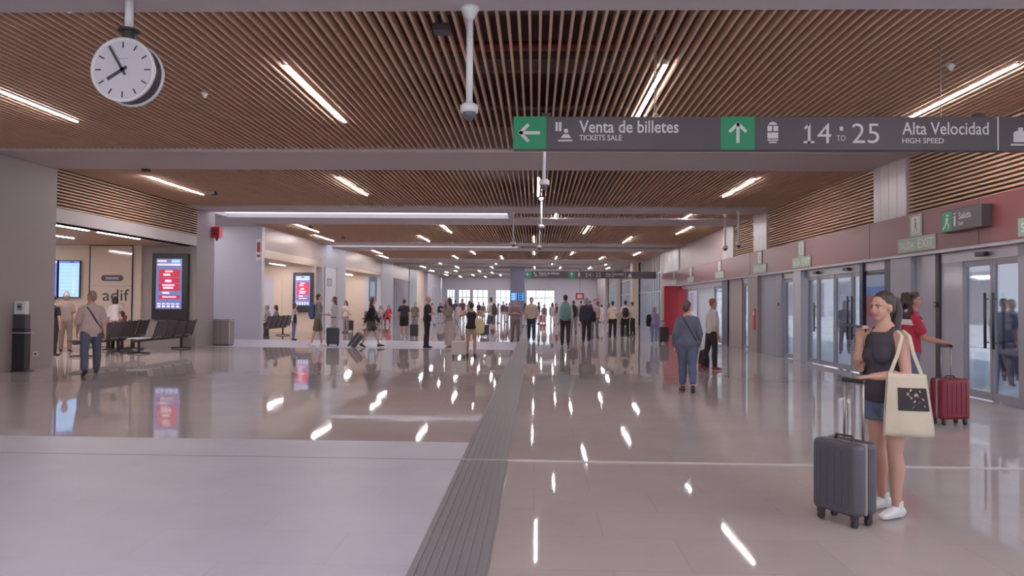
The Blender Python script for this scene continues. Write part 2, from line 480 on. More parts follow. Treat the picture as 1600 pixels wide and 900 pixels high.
for y0, y1 in ((14.65, 16.05), (23.4, 24.8), (27.3, 28.8), (37.6, 42.8)):
    f = MB(); f.box(XR - .04, XR + .5, y0, y1, ZF1 if y1 < 42 else ZF1, ZC + .1)
    n = 4
    for k in range(n):
        f.box(XR - .044, XR - .04, y0 + (y1 - y0) * (k + .5) / n - .15, y0 + (y1 - y0) * (k + .5) / n + .15, ZF1, ZC - .02)
    struct(f, 'wall_right_pillar_cladding', mat('warm white cladding', s2l(196, 186, 186), .35, .1, var=.02))

def slab(name, px0, px1, m, X0=0.0, X1=.12, z0=0.0, z1=ZF0 - .04):
    y1, y0 = ry(px0), ry(px1)
    f = MB(); f.box(XR + X0, XR + X1, y0, y1, z0, z1)
    return struct(f, name, m, bevel=.006)
NDOOR = [0]
def leaf(px0, px1, handle=None, hz=(0.75, 1.75), X=.04):
    """one glazed leaf between two pixel columns of the right wall"""
    NDOOR[0] += 1
    y1, y0 = ry(px0), ry(px1)
    d = empty('door_%d' % NDOOR[0]); d['kind'] = 'structure'
    x0, x1 = XR + X, XR + X + .05
    t = .055
    g = MB()
    g.box(x0, x1, y0, y0 + t, .02, 2.3); g.box(x0, x1, y1 - t, y1, .02, 2.3)
    g.box(x0, x1, y0 + t, y1 - t, .02, .14); g.box(x0, x1, y0 + t, y1 - t, 2.2, 2.3)
    g.build('door_frame', M_ALUPAINT, d, bevel=.004)
    g = MB(); g.box(x0 + .02, x0 + .03, y0 + t, y1 - t, .14, 2.2); g.build('door_glass', M_GLASS, d)
    if handle:
        yy = y0 + .1 if handle == 'near' else y1 - .1
        g = MB(); g.cyl((x0 - .05, yy, hz[0]), (x0 - .05, yy, hz[1]), .022, n=10)
        for z in (hz[0] + .1, hz[1] - .1):
            g.cyl((x0 - .05, yy, z), (x0 + .01, yy, z), .012, n=8)
        g.build('door_handle', M_BLACK, d, smooth=True)
    return d
# header / track above the doors
f = MB(); f.box(XR + .015, XR + .16, 6.0, 41.8, 2.3, ZF0 - .05)
struct(f, 'trim_2', M_ALU)
slab('wall_right_post', 1593, 1640, M_ALUPAINT, -.02, .2)
leaf(1547, 1592, 'far', (.85, 1.75)); leaf(1503, 1546, 'near', (.85, 1.75))
slab('wall_right_side_panel', 1469, 1502, M_GREYGLASS, .02, .1)
slab('wall_right_post', 1463, 1469, M_DARK, -.02, .12)
slab('wall_right_panel', 1432, 1463, M_GREYGLASS, .0, .12)
slab('wall_right_column', 1399, 1431, mat('grey column cladding', s2l(160, 158, 170), .35), -.1, .2)
slab('wall_right_post', 1385, 1399, M_NAVY, -.04, .16)
slab('wall_right_post', 1345, 1350, M_NAVY, -.03, .14)
slab('wall_right_poster_backing', 1350, 1385, M_ALUPAINT, .06, .14)
leaf(1329, 1345, 'far'); leaf(1302, 1328, 'near'); leaf(1276, 1301); leaf(1259, 1275, 'near', (.85, 1.6))
slab('wall_right_column', 1246, 1258, M_WALLCOOL, -.12, .2)
leaf(1224, 1245)
slab('wall_right_post', 1214, 1223, M_ALUPAINT, -.03, .16)
slab('wall_right_panel', 1189, 1214, M_GREYGLASS, .0, .12)
slab('wall_right_column', 1174, 1189, M_WALL, -.12, .2)
slab('wall_right_post', 1170, 1174, M_DARK, -.03, .12)
leaf(1160, 1170)
slab('wall_right_panel', 1140, 1160, M_WALL, -.02, .12)
slab('wall_right_post', 1131, 1140, M_NAVY, -.08, .16)
leaf(1115, 1131)
slab('wall_right_panel', 1088, 1115, M_GREYGLASS, .02, .12)
leaf(1072, 1088)
# deep red portal at the end of the fascia
pa, pb = 6.45, XR
py_ = 37.2
f = MB()
f.box(pa, XR + .3, py_, py_ + .25, 0, ZF0 - .05)
f.box(pa, pa + .12, py_ + .25, py_ + .5, 0, ZF0 - .05)
struct(f, 'wall_right_red_portal', M_RED, bevel=.01)
# glazed facade beyond the portal
f = MB(); f.box(XR - .05, XR + .3, 41.8, 42.8, 0, ZC); struct(f, 'wall_right_post', M_WALL)
def facade(y0, y1, step, nm, top=3.4):
    global nwf
    nwf += 1
    w = empty('window_%d' % nwf); w['kind'] = 'structure'
    g = MB(); y = y0
    while y <= y1 + .01:
        g.box(XR - .06, XR + .06, y, y + .09, 0, ZC)
        y += step
    for z in (.0, 2.3, top, ZC - .06):
        g.box(XR - .04, XR + .04, y0, y1, z, z + .07)
    g.build('window_frame', M_ALU, w)
    g = MB(); g.box(XR + .0, XR + .012, y0, y1, .05, top); g.build('pane', M_GLASS, w)
    g = MB(); g.box(XR + .02, XR + .08, y0, y1, top, ZC); g.build('upper_panel', M_PANEL, w)
nwf = nwin
facade(42.8, 52.0, .92, 'a'); facade(53.2, 63.0, .98, 'b')
f = MB(); f.box(XR - .5, XR + .3, 52.0, 53.2, 0, ZC); struct(f, 'wall_right_column', M_CREAM)
f = MB(); f.box(XR - .4, XR + .3, 63.0, 64.5, 0, ZC); struct(f, 'wall_right_column', M_WALL)
facade(64.5, 74.0, .95, 'c')
f = MB(); f.box(XR - .3, XR + .3, 74.0, YF, 0, ZC); struct(f, 'wall_right_end', M_WALL)
# outside
f = MB(); f.box(XR + .35, 40, -3, 90, -.3, -.02); struct(f, 'ground_outside', M_GROUND)
f = MB(); f.box(17, 17.5, -6, 95, 0, 4.2)
for k in range(24):
    f.box(16.96, 17, -4 + k * 4, -2 + k * 4, .9, 2.9, 1)
struct(f, 'wall_outside', [M_OUTWALL, M_GREYGLASS])

# ------------------------------------------------------------------ ceiling lights
M_HOUS = mat('light trim', s2l(210, 200, 196), .4)
ORD = ['first', 'second', 'third', 'fourth', 'fifth', 'sixth', 'seventh', 'eighth', 'ninth', 'tenth', 'eleventh', 'twelfth', 'thirteenth', 'fourteenth', 'fifteenth']
def tube(x, y0, y1, z, label, group, w=.045):
    t = empty('ceiling_light', (x, (y0 + y1) / 2, z))
    h = (y1 - y0) / 2
    a = MB()
    a.box(-w / 2 - .008, -w / 2, -h, h, -.002, .07); a.box(w / 2, w / 2 + .008, -h, h, -.002, .07)
    a.box(-w / 2, w / 2, -h, h, .03, .07)
    a.box(-w / 2 - .008, w / 2 + .008, -h - .01, -h, -.002, .07); a.box(-w / 2 - .008, w / 2 + .008, h, h + .01, -.002, .07)
    a.build('housing', M_HOUS, t)
    a = MB(); a.box(-w / 2, w / 2, -h, h, -.012, .03); a.build('diffuser', M_TUBE, t)
    tag(t, label, 'light', group)
ROWS = [(1.6, 4.5, (-7.75, -3.2, 1.6, 5.9)),
        (9.2, 12.1, (-7.75, -3.2, 1.6, 5.9)),
        (17.5, 20.4, (-9.4, -4.75, 0.05, 5.15)),
        (24.2, 25.5, (0.65, 5.1)),
        (28.2, 31.1, (-9.3, -3.6, 2.0, 5.9)),
        (32.6, 35.6, (-9.9, -5.2, -0.1, 4.2)),
        (42.0, 44.6, (-9.4, -3.7, -.1, 2.1, 5.9)),
        (46.3, 48.9, (-9.9, -5.2, -2.2, 1.3, 4.2)),
        (54.4, 55.7, (-7.2, -3.0, 1.2, 5.2)),
        (59.0, 61.8, (-9.3, -6.5, -3.6, -.1, 2.0, 4.4, 5.9)),
        (66.5, 69.0, (-9.6, -7.4, -5.2, -0.9, 1.6, 4.2, 6.2)),
        (69.8, 71.8, (-8.6, -4.2, .6, 3.2, 5.4)),
        (76.0, 78.5, (-9.4, -6.6, -3.7, .6, 2.1, 5.9)),
        (80.5, 83.0, (-8.4, -5.6, -2.6, .2, 3.4, 6.0))]
for ri, (y0, y1, xs) in enumerate(ROWS):
    for k, x in enumerate(xs):
        pos = ORD[k]
        tube(x, y0, y1, ZC - .01, 'white linear ceiling light in the %s row in view from the camera, %s from left' % (ORD[ri - 1], pos) if ri else 'white linear ceiling light overhead before the first row in view, %s from left' % pos, 'linear lights between the ceiling slats')
for (px, py, L, lab) in ((95, 347, 2.0, 'white linear light along the front edge of the waiting room ceiling'),
                         (153, 363, 2.0, 'white linear light in waiting room ceiling before the wordmark panel'),
                         (55, 364, 1.6, 'white linear light in waiting room ceiling above the blue screens')):
    p = on_z(px, py, 3.26); p.x = min(p.x, XL - .45)
    tube(p.x, p.y, p.y + L, 3.268, lab, 'linear lights of the waiting room', .05)
for (x, y, lab) in ((XL - 1.2, 44, 'white linear light in the front of the shop ceiling'), (XL - 1.6, 47.5, 'white linear light deeper inside the shop ceiling')):
    tube(x, y, y + 2, 3.398, lab, 'linear lights of the shop')
for (x, y, lab) in ((XL - 1.6, 30.5, 'white linear light over the seats of the second recess'), (XL - 3.4, 32.5, 'white linear light deeper inside the second recess')):
    tube(x, y, y + 2, 3.266, lab, 'linear lights of the second recess')

for x, y, z, lab, g in ((-13.0, 17.0, 3.268, 'added linear fill light deep in the waiting room, left of centre', 'linear lights of the waiting room'), (-15.2, 18.5, 3.268, 'added linear fill light over the back left of the waiting room', 'linear lights of the waiting room'),
        (-16.6, 20.6, 3.268, 'added linear fill light at the far left back of the waiting room', 'linear lights of the waiting room'), (-13.4, 31.6, 3.268, 'added linear fill light above the door of the second recess', 'linear lights of the second recess'),
        (-12.2, 33.4, 3.268, 'added linear fill light before the second upright screen', 'linear lights of the second recess'), (-12.6, 43.0, 3.398, 'added linear fill light at the near end of the shop', 'linear lights of the shop'), (-13.6, 46.0, 3.398, 'added linear fill light in the middle of the shop', 'linear lights of the shop'),
        (-12.8, 49.0, 3.398, 'added linear fill light at the far end of the shop', 'linear lights of the shop'), (-13.0, 26.0, ZC - .04, 'added unseen fill light inside the cross corridor, nearer of two', 'added lights of the corridor'), (-15.2, 25.6, ZC - .04, 'added unseen fill light inside the cross corridor, farther of two', 'added lights of the corridor')):  # corridor pair is out of view, added to brighten the white wall
    if lab: tube(x, y, y + 2, z, lab, g)  # added fill lamps that brighten the waiting room, recess, shop and corridor
# small black spotlights / loudspeakers and detectors under the slats
def spot(px, py, label, z=ZC, s=.14):
    p = on_z(px, py, z)
    t = empty('ceiling_speaker', (p.x, p.y, ZC))
    a = MB(); a.box(-s / 2, s / 2, -s / 2, s / 2, -.10, -.01); a.build('housing', M_BLACK, t, bevel=.008)
    a = MB(); a.cyl((0, 0, -.01), (0, 0, .12), .02, n=10); a.build('bracket', M_DARK, t, smooth=True)
    tag(t, label, 'speaker', 'small black boxes under the slats')
spot(228, 261, 'small black box under the slats above the waiting room louvre'); spot(334, 299, 'small black box under slats before the lit cross corridor')
spot(690, 38, 'black box under the slats beside the nearest camera pole', s=.17)
spot(485, 353, 'small black box near the two lights over the second recess'); spot(536, 370, 'small black box above the left pillar past the second recess')
def detector(px, py, label):
    p = on_z(px, py, ZC)
    t = empty('smoke_detector', (p.x, p.y, ZC))
    a = MB(); a.cyl((0, 0, .0), (0, 0, .02), .06, n=18); a.build('base', M_WHITE, t)
    a = MB(); a.sweep([(0, 0, -.03), (0, 0, .0)], [.03, .05], n=16); a.build('sensor', M_WHITE, t, smooth=True)
    tag(t, label, 'smoke detector', 'smoke detectors under the slats')
detector(320, 147, 'white smoke detector right of the hanging clock'); detector(108, 12, 'white smoke detector at the near edge left of the clock pole')
detector(1486, 103, 'white smoke detector beside the rightmost near ceiling light'); detector(1175, 283, 'white smoke detector beyond the hanging sign near a ceiling light')

# security cameras on drop poles
def cctv(px, y, drop_px, label, r=.035, head='dome'):
    p = at_y(px, drop_px, y)
    L = ZC - .05 - p.z
    t = empty('security_camera', (p.x, y, p.z))
    a = MB(); a.sweep([(0, 0, L - .12), (0, 0, L - .03), (0, 0, L)], [r * 1.1, r * 2.6, r * 2.8], n=18, cap=False); a.build('ceiling_mount', M_WHITE, t, smooth=True)
    a = MB(); a.cyl((0, 0, .05), (0, 0, L - .06), r, n=14); a.build('pole', M_WHITE, t, smooth=True)
    a = MB(); a.sweep([(0, 0, -.0), (0, 0, .07), (0, 0, .09)], [.09, .09, .06], n=18, cap=False); a.build('housing', M_WHITE, t, smooth=True)
    a = MB(); a.ball((0, 0, 0), .068, .068, .085, n=18); a.build('dome', mat('smoked dome', s2l(92, 88, 96), .1), t, smooth=True)
    tag(t, label, 'security camera', 'security cameras on ceiling poles')
cctv(733, 7.3, 176, 'white dome camera on a thick pole left of the hanging sign', .034)
cctv(850, 12.2, 289, 'white dome camera on a pole directly below the green arrow sign', .03)
cctv(846, 20.5, 356, 'thin pole dome camera in the second bay below the central light', .028)
cctv(843, 26.5, 387, 'small dome camera on a pole in the middle of the far beams', .028)
cctv(1133, 23.9, 388, 'dome camera on a pole above the red fascia, farther of two', .03)
cctv(1154, 23.2, 383, 'dome camera on a pole above the red fascia, nearer of two', .03)
cctv(802, 23.6, 382, 'dome camera on a thin pole at the edge of the light sheet', .02)

# ------------------------------------------------------------------ signs
def icon_arrow(mb, c, s, ang, fn, mi=0, w=.16):
    """arrow of size s around c, pointing to ang (0 = up)"""
    def seg(a, b):
        (ax, ay), (bx, by) = a, b
        dx, dy = bx - ax, by - ay; L = math.hypot(dx, dy); nx, ny = -dy / L * w / 2, dx / L * w / 2
        q = [(ax + nx, ay + ny), (bx + nx, by + ny), (bx - nx, by - ny), (ax - nx, ay - ny)]
        out = []
        for x, y in q:
            out.append(fn(c[0] + s * (x * math.cos(ang) - y * math.sin(ang)), c[1] + s * (x * math.sin(ang) + y * math.cos(ang))))
        mb.add(out, [(0, 1, 2, 3)], mi)
    seg((0, -.5), (0, .46)); seg((-.42, .06), (.04, .52)); seg((.42, .06), (-.04, .52))
def quad(mb, u0, v0, u1, v1, fn, mi=0):
    mb.add([fn(u0, v0), fn(u1, v0), fn(u1, v1), fn(u0, v1)], [(0, 1, 2, 3)], mi)
def disc(mb, c, r, fn, mi=0, n=16):
    mb.add([fn(c[0] + r * math.cos(2 * math.pi * k / n), c[1] + r * math.sin(2 * math.pi * k / n)) for k in range(n)], [tuple(range(n))], mi)
def poly(mb, pts, fn, mi=0):
    mb.add([fn(*p) for p in pts], [tuple(range(len(pts)))], mi)

def hanging_sign(y, x0, z0, H, label, far=False):
    """units: u along the sign in sign heights from its left end, v up from its lower edge"""
    W = (18.9 if far else 18.2) * H
    t = empty('direction_sign', (x0, y, z0))
    a = MB(); a.box(0, W, .0, .14, 0, H); a.build('panel', M_SIGN, t, bevel=.006)
    fn = lambda u, v: Vector((u * H, -.003, v * H)); fg = lambda u, v: Vector((u * H, -.0015, v * H))
    a = MB(); quad(a, 0.0, 0, 1.0, 1, fg); a.build('arrow_field', M_GREEN, t)
    a = MB(); quad(a, 6.27, 0, 7.28, 1, fg); a.build('arrow_field', M_GREEN, t)
    L = MB(); icon_arrow(L, (.5, .5), .62, R(90), fn); L.build('arrow', M_WHITETXT, t)
    L = MB(); icon_arrow(L, (6.78, .5), .6, 0, fn); L.build('arrow', M_WHITETXT, t)
    L = MB(); TX = MB()
    # ticket counter: two tickets, head, shoulders, counter
    quad(L, 1.28, .55, 1.35, .83, fn); quad(L, 1.38, .55, 1.46, .83, fn)
    disc(L, (1.60, .56), .07, fn); poly(L, [(1.44, .34), (1.52, .46), (1.68, .46), (1.76, .34)], fn); quad(L, 1.36, .24, 1.80, .29, fn)
    L.build('counter_pictogram', M_WHITETXT, t); L = MB()
    put_text(TX, 'Venta de billetes', (2.0, .50, 5.0, .88), fn, .012); put_text(TX, 'TICKETS SALE', (2.0, .27, 3.29, .44), fn, .012)
    TX.build('lettering', M_WHITETXT, t); TX = MB()
    # train front
    for (u0, v0, u1, v1) in ((7.66, .34, 7.98, .52), (7.66, .56, 7.80, .72), (7.84, .56, 7.98, .72), (7.70, .20, 7.94, .24), (7.66, .27, 7.98, .31)):
        quad(L, u0, v0, u1, v1, fn)
    poly(L, [(7.68, .75), (7.96, .75), (7.88, .84), (7.76, .84)], fn)
    L.build('train_pictogram', M_WHITETXT, t); L = MB()
    put_text(TX, '14', (8.86, .20, 9.56, .80), fn, -.004); quad(TX, 8.74, .20, 9.06, .26, fn); poly(TX, [(8.75, .66), (8.88, .80), (8.92, .80), (8.92, .74), (8.78, .60)], fn)
    put_text(TX, '25', (10.18, .20, 10.98, .80), fn, -.004)
    put_text(TX, 'TO', (9.72, .27, 9.98, .44), fn, .0); quad(TX, 9.81, .58, 9.91, .70, fn)
    TX.build('lettering', M_WHITETXT, t); TX = MB()
    put_text(TX, 'Alta Velocidad', (11.66, .46, 14.2, .84), fn, .008); put_text(TX, 'HIGH SPEED', (11.66, .20, 12.88, .36), fn, .008)
    TX.build('lettering', M_WHITETXT, t)
    L = MB(); quad(L, 14.45, .0, 14.49, 1.0, fn); L.build('divider', M_WHITETXT, t); L = MB()
    # luggage with clock
    poly(L, [(14.92, .24), (15.34, .24), (15.34, .52), (15.26, .58), (15.0, .58), (14.92, .52)], fn); quad(L, 15.06, .58, 15.2, .68, fn); disc(L, (15.3, .78), .07, fn)
    quad(L, 14.84, .14, 15.42, .19, fn)
    L.build('luggage_pictogram', M_WHITETXT, t)
    for u in (4.3, 12.9):
        a = MB(); a.cyl((u * H, .07, H), (u * H, .07, ZC - z0 + .05), .006, n=6); a.build('suspension_cable', M_STEEL, t)
    if not far:
        for u in (1.0, 14.0):
            a = MB(); a.box(u * H - .05, u * H + .05, .03, .11, H, H + .05); a.build('bracket', M_DARK, t)
    return tag(t, label, 'sign', 'hanging direction signs')
p0 = at_y(802, 233, 8.4); p1 = at_y(802, 182, 8.4)
hanging_sign(8.4, p0.x, p0.z, p1.z - p0.z, 'long dark grey hanging sign with green arrow fields near the camera')
p0 = at_y(820, 434, 43); p1 = at_y(820, 424, 43)
hanging_sign(43.0, p0.x, p0.z, p1.z - p0.z + .03, 'long dark hanging sign far down the hall, tiny lettering', True)
# thin cable with a loop right of the near sign's first text
f = MB(); cp = at_y(1025, 180, 8.0)
f.cyl(cp, (cp.x, cp.y, ZC), .004, n=6)
for k in range(12):
    a0, a1 = 2 * math.pi * k / 12, 2 * math.pi * (k + 1) / 12
    f.cyl((cp.x + .02 * math.cos(a0), cp.y, cp.z + .02 * math.sin(a0)), (cp.x + .02 * math.cos(a1), cp.y, cp.z + .02 * math.sin(a1)), .004, n=6)
tag(f.build('cable', M_STEEL), 'thin steel cable with a loop hanging just before the near sign', 'cable')

# signs on the red fascia
def fascia_exit(px, label, k=0):
    c = on_x(px, 350, FX)
    y = c.y
    t = empty('exit_sign', (FX, y, ZF0))
    # u runs from far to near (left to right in view)
    fn = lambda u, v: Vector((-.022, -u, v)); fb = lambda u, v: Vector((-.021, -u, v))
    a = MB(); a.box(-.02, -.003, -.68, .68, .03, .30); a.build('letter_panel', M_PALEGREEN, t)
    a = MB(); a.box(-.02, -.003, -.22, .22, .31, .72); a.build('pictogram_panel', M_PALEGREEN, t)
    L = MB()
    put_text(L, 'SALIDA', (-.6, .09, -.06, .23), fn, .01); L.build('lettering', M_WHITETXT, t)
    L = MB(); put_text(L, 'EXIT', (.08, .08, .62, .25), fn, .01); L.build('lettering', M_WHITETXT, t)
    L = MB()
    quad(L, -.15, .36, .15, .68, fb, 0)
    disc(L, (.0, .62), .035, fn, 1); poly(L, [(-.02, .58), (.05, .56), (.03, .48), (-.03, .48)], fn, 1)
    poly(L, [(-.03, .49), (.0, .49), (-.04, .4), (-.09, .38), (-.09, .40), (-.05, .42)], fn, 1); poly(L, [(.0, .49), (.03, .49), (.07, .43), (.06, .38), (.03, .38), (.04, .42)], fn, 1)
    L.build('pictogram', [M_WHITETXT, mat('dull green figure', s2l(104, 130, 106), .5)], t)
    tag(t, label, 'exit sign', 'pale green exit signs on the fascia')
fascia_exit(1432, 'pale green exit sign on red fascia, second nearest the camera')
fascia_exit(1643, 'pale green exit sign cut by the right edge of the view')
fascia_exit(1253, 'pale green exit sign on fascia above the column of the second doors')
fascia_exit(1188, 'pale green exit sign on fascia above the red marked column')
fascia_exit(1125, 'pale green exit sign on fascia above the farther navy post')
fascia_exit(1080, 'small pale exit sign on fascia beside the red portal')
fascia_exit(1054, 'farthest pale exit sign on fascia, above the red portal')
# dark exit sign with a green field
y1, y0 = on_x(1485, 340, FX).y, on_x(1550, 340, FX).y
za, zb = on_x(1518, 359, FX).z, on_x(1518, 325, FX).z
t = empty('direction_sign', (FX, (y0 + y1) / 2, za))
hw = (y1 - y0) / 2; hh = zb - za
a = MB(); a.box(-.16, -.0, -hw, hw, 0, hh); a.build('panel', M_SIGN, t, bevel=.005)
fn = lambda u, v: Vector((-.163, -(u - .5) * 2 * hw, v * hh)); fb = lambda u, v: Vector((-.1615, -(u - .5) * 2 * hw, v * hh))
a = MB(); quad(a, .02, .04, .28, .96, fb); a.build('arrow_field', M_GREEN, t)
L = MB()
disc(L, (.17, .78), .045, fn); poly(L, [(.13, .7), (.2, .66), (.18, .45), (.12, .45)], fn); poly(L, [(.12, .46), (.16, .46), (.1, .2), (.04, .12), (.04, .2), (.08, .26)], fn); poly(L, [(.15, .46), (.18, .46), (.23, .28), (.21, .14), (.18, .14), (.2, .27)], fn)
disc(L, (.36, .80), .03, fn); quad(L, .335, .22, .385, .7, fn)
L.build('pictogram', M_WHITETXT, t); L = MB()
put_text(L, 'Salida', (.46, .5, .76, .82), fn, .012); put_text(L, 'Exit', (.46, .22, .58, .4), fn, .012)
L.build('lettering', M_WHITETXT, t)
tag(t, 'dark grey sign with green running figure on the red fascia', 'sign')
# poster light box behind the near woman
y1, y0 = ry(1350), ry(1384)
t = empty('poster', (XR + .06, (y0 + y1) / 2, 0)); hw = (y1 - y0) / 2 - .03
a = MB(); a.box(-.04, 0, -hw, hw, .5, 2.25); a.build('frame', M_DARK, t)
a = MB()
for z0, z1, mi in ((.55, 1.0, 0), (1.0, 1.3, 1), (1.3, 1.75, 2), (1.75, 1.95, 3), (1.95, 2.2, 0)):
    a.box(-.045, -.04, -hw + .05, hw - .05, z0, z1, mi)
a.build('print', [mat('poster pale blue', s2l(150, 168, 205), .3), mat('poster mauve', s2l(150, 120, 150), .3), mat('poster brick red', s2l(150, 86, 92), .3), mat('poster blue', s2l(88, 128, 205), .3)], t)
tag(t, 'blue and brick red poster beside the navy post', 'poster')
# red extinguisher marker and door buttons
y = (ry(1183) + ry(1187)) / 2
t = empty('fire_marker', (XR - .12, y, 0))
a = MB(); a.box(-.03, 0, -.09, .09, .72, 1.42); a.build('panel', mat('red marker', s2l(196, 40, 52), .4), t, bevel=.006)
a = MB(); a.box(-.034, -.03, -.05, .05, 1.2, 1.34); a.build('pictogram', M_WHITETXT, t)
tag(t, 'narrow red marker on the pale column below an exit sign', 'fire marker')
for px, lab in ((1466, 'round door button on the dark post by the near doors'), (1218, 'round door button on the grey post by the second doors')):
    y = ry(px)
    t = empty('door_button', (XR - .03, y, 1.56))
    a = MB(); a.cyl((-.0, 0, 0), (-.03, 0, 0), .05, n=20); a.build('housing', M_BLACK, t)
    a = MB(); a.cyl((-.03, 0, 0), (-.04, 0, 0), .025, n=16); a.build('button', M_STEEL, t)
    tag(t, lab, 'button', 'round buttons by the doors')
for px, lab in ((1538, 'black motion sensor over the near sliding doors'), (1325, 'black motion sensor over the second sliding doors'), (1277, 'black motion sensor over the doors right of the white column')):
    y = ry(px)
    t = empty('motion_sensor', (XR - .02, y, 2.38))
    a = MB(); a.box(-.06, .02, -.13, .13, -.03, .04); a.build('housing', M_BLACK, t, bevel=.012)
    a = MB(); a.box(-.064, -.05, -.06, .06, -.026, -.004); a.build('lens', M_NAVY, t)
    tag(t, lab, 'sensor', 'motion sensors over the doors')

# ------------------------------------------------------------------ hanging clock
cy = 7.0
cc = at_y(192, 109, cy)
t = empty('clock', cc)
RC = .316
a = MB(); a.cyl((0, .015, 0), (0, .165, 0), RC * .95, n=64); a.build('drum', M_DARK, t)
for s, nm in ((0, 'front'), (1, 'back')):
    a = MB(); yy = 0 if s == 0 else .18
    n = 64
    ring = []
    for rr, y_ in ((RC * .90, yy - (.012 if s == 0 else -.012)), (RC, yy - (.012 if s == 0 else -.012)), (RC * 1.0, yy + (.02 if s == 0 else -.02)), (RC * .9, yy + (.02 if s == 0 else -.02))):
        ring.append([Vector((rr * math.cos(2 * math.pi * k / n), y_, rr * math.sin(2 * math.pi * k / n))) for k in range(n)])
    vs = [p for q in ring for p in q]; fs = []
    for i in range(4):
        for k in range(n):
            fs.append((i * n + k, i * n + (k + 1) % n, ((i + 1) % 4) * n + (k + 1) % n, ((i + 1) % 4) * n + k))
    a.add(vs, fs); a.build('rim', M_WHITE, t, smooth=True)
M_DIAL = mat('clock dial', s2l(200, 194, 204), .35, var=.01)
d1 = MB(); d1.cyl((0, -.004, 0), (0, .014, 0), RC * .93, n=64); dial = d1.build('dial', M_DIAL, t)
d2 = MB(); d2.cyl((0, .166, 0), (0, .184, 0), RC * .93, n=64); d2.build('dial', M_DIAL, t)
mk = MB()
for k in range(60):
    an = 2 * math.pi * k / 60
    big = k % 5 == 0
    r0, r1, w = (RC * .68, RC * .86, .014) if big else (RC * .82, RC * .86, .003)
    if big:
        M = Matrix.Rotation(an, 4, 'Y')
        mk.box(-w / 2, w / 2, -.0065, -.004, r0, r1, 0, M)
mk.build('hour_marks', M_DARK, dial)
mk = MB()
for k in range(5):
    mk.box(-.045 + k * .02, -.032 + k * .02, -.0055, -.004, .105, .114)
mk.build('faint_print', M_ALUPAINT, dial)
for nm, deg, L0, L1, w in (('hour_hand', 237.5, -.05, .175, .03), ('minute_hand', 330, -.06, .255, .022)):
    M = Matrix.Rotation(R(deg), 4, 'Y')
    h = MB(); h.box(-w / 2, w / 2, -.014 if nm[0] == 'h' else -.02, -.010 if nm[0] == 'h' else -.016, L0, L1, 0, M)
    h.cyl((0, -.021, 0), (0, -.004, 0), .018, n=16)
    h.build(nm, M_DARK, t)
a = MB(); a.cyl((.0, .09, RC * .93), (.0, .09, RC + .09), .055, n=16); a.cyl((0, .09, RC + .09), (0, .09, RC + .11), .10, n=20); a.build('mount', M_DARK, t, smooth=False)
a = MB(); a.cyl((.0, .09, RC + .11), (.0, .09, ZC - .04 - cc.z), .04, n=16); a.build('pole', M_WHITE, t, smooth=True)
tag(t, 'round white double sided clock hanging from a white pole', 'clock')

# ------------------------------------------------------------------ left side fittings
def totem(px0, py0, px1, py1, y, label):
    a0 = at_y(px0, py1, y); b0 = at_y(px1, py0, y)
    W = b0.x - a0.x; Hh = b0.z - a0.z
    t = empty('information_screen', ((a0.x + b0.x) / 2, y, a0.z))
    f = MB(); f.box(-W / 2, W / 2, 0, .14, 0, Hh); f.build('casing', M_BLACK, t, bevel=.01)
    s = MB(); w = W * .36
    fn = lambda u, v: Vector((-.02 * W + u * w, -.004, Hh * (.16 + v * .76)))
    fm = lambda u, v: Vector((-.02 * W + u * w, -.006, Hh * (.16 + v * .76)))
    quad(s, -1, 0, 1, 1, fn, 0)
    f2 = [(.08, .2), (.22, .34), (.36, .42), (.44, .56), (.58, .74)]
    for (v0, v1) in ((.20, .27), (.36, .5), (.51, .62), (.63, .78)):
        quad(s, -.78, v0, .85, v1, fm, 1)
    f3 = lambda u, v: Vector((-.02 * W + u * w, -.008, Hh * (.16 + v * .76)))
    for (u0, v0, u1, v1) in ((-.5, .30, .05, .34), (-.45, .40, .35, .44), (-.5, .46, .45, .485), (-.3, .53, .2, .58), (-.45, .66, .1, .70), (-.3, .73, .3, .76), (-.5, .225, .6, .25)):
        quad(s, u0, v0, u1, v1, f3, 2)
    for k in range(5):
        quad(s, -.85 + k * .36, .03, -.62 + k * .36, .07, f3, 2); quad(s, -.88 + k * .36, .09, -.6 + k * .36, .115, f3, 2)
    quad(s, -.9, .86, .9, .9, f3, 2); quad(s, -.9, .93, -.2, .97, f3, 2); quad(s, .2, .92, .85, .98, f3, 3)
    s.build('screen', [M_SCREENGREY, M_SCREENRED, M_SCREENWHITE, M_SCREENLIGHT], t)
    tag(t, label, 'screen', 'upright information screens on the walls')
totem(236, 396, 294, 499, 23.13, 'upright black information screen with red panels above the four seat bench')
totem(457, 426, 490, 487, 35.84, 'upright black information screen in second recess beyond the white wall')
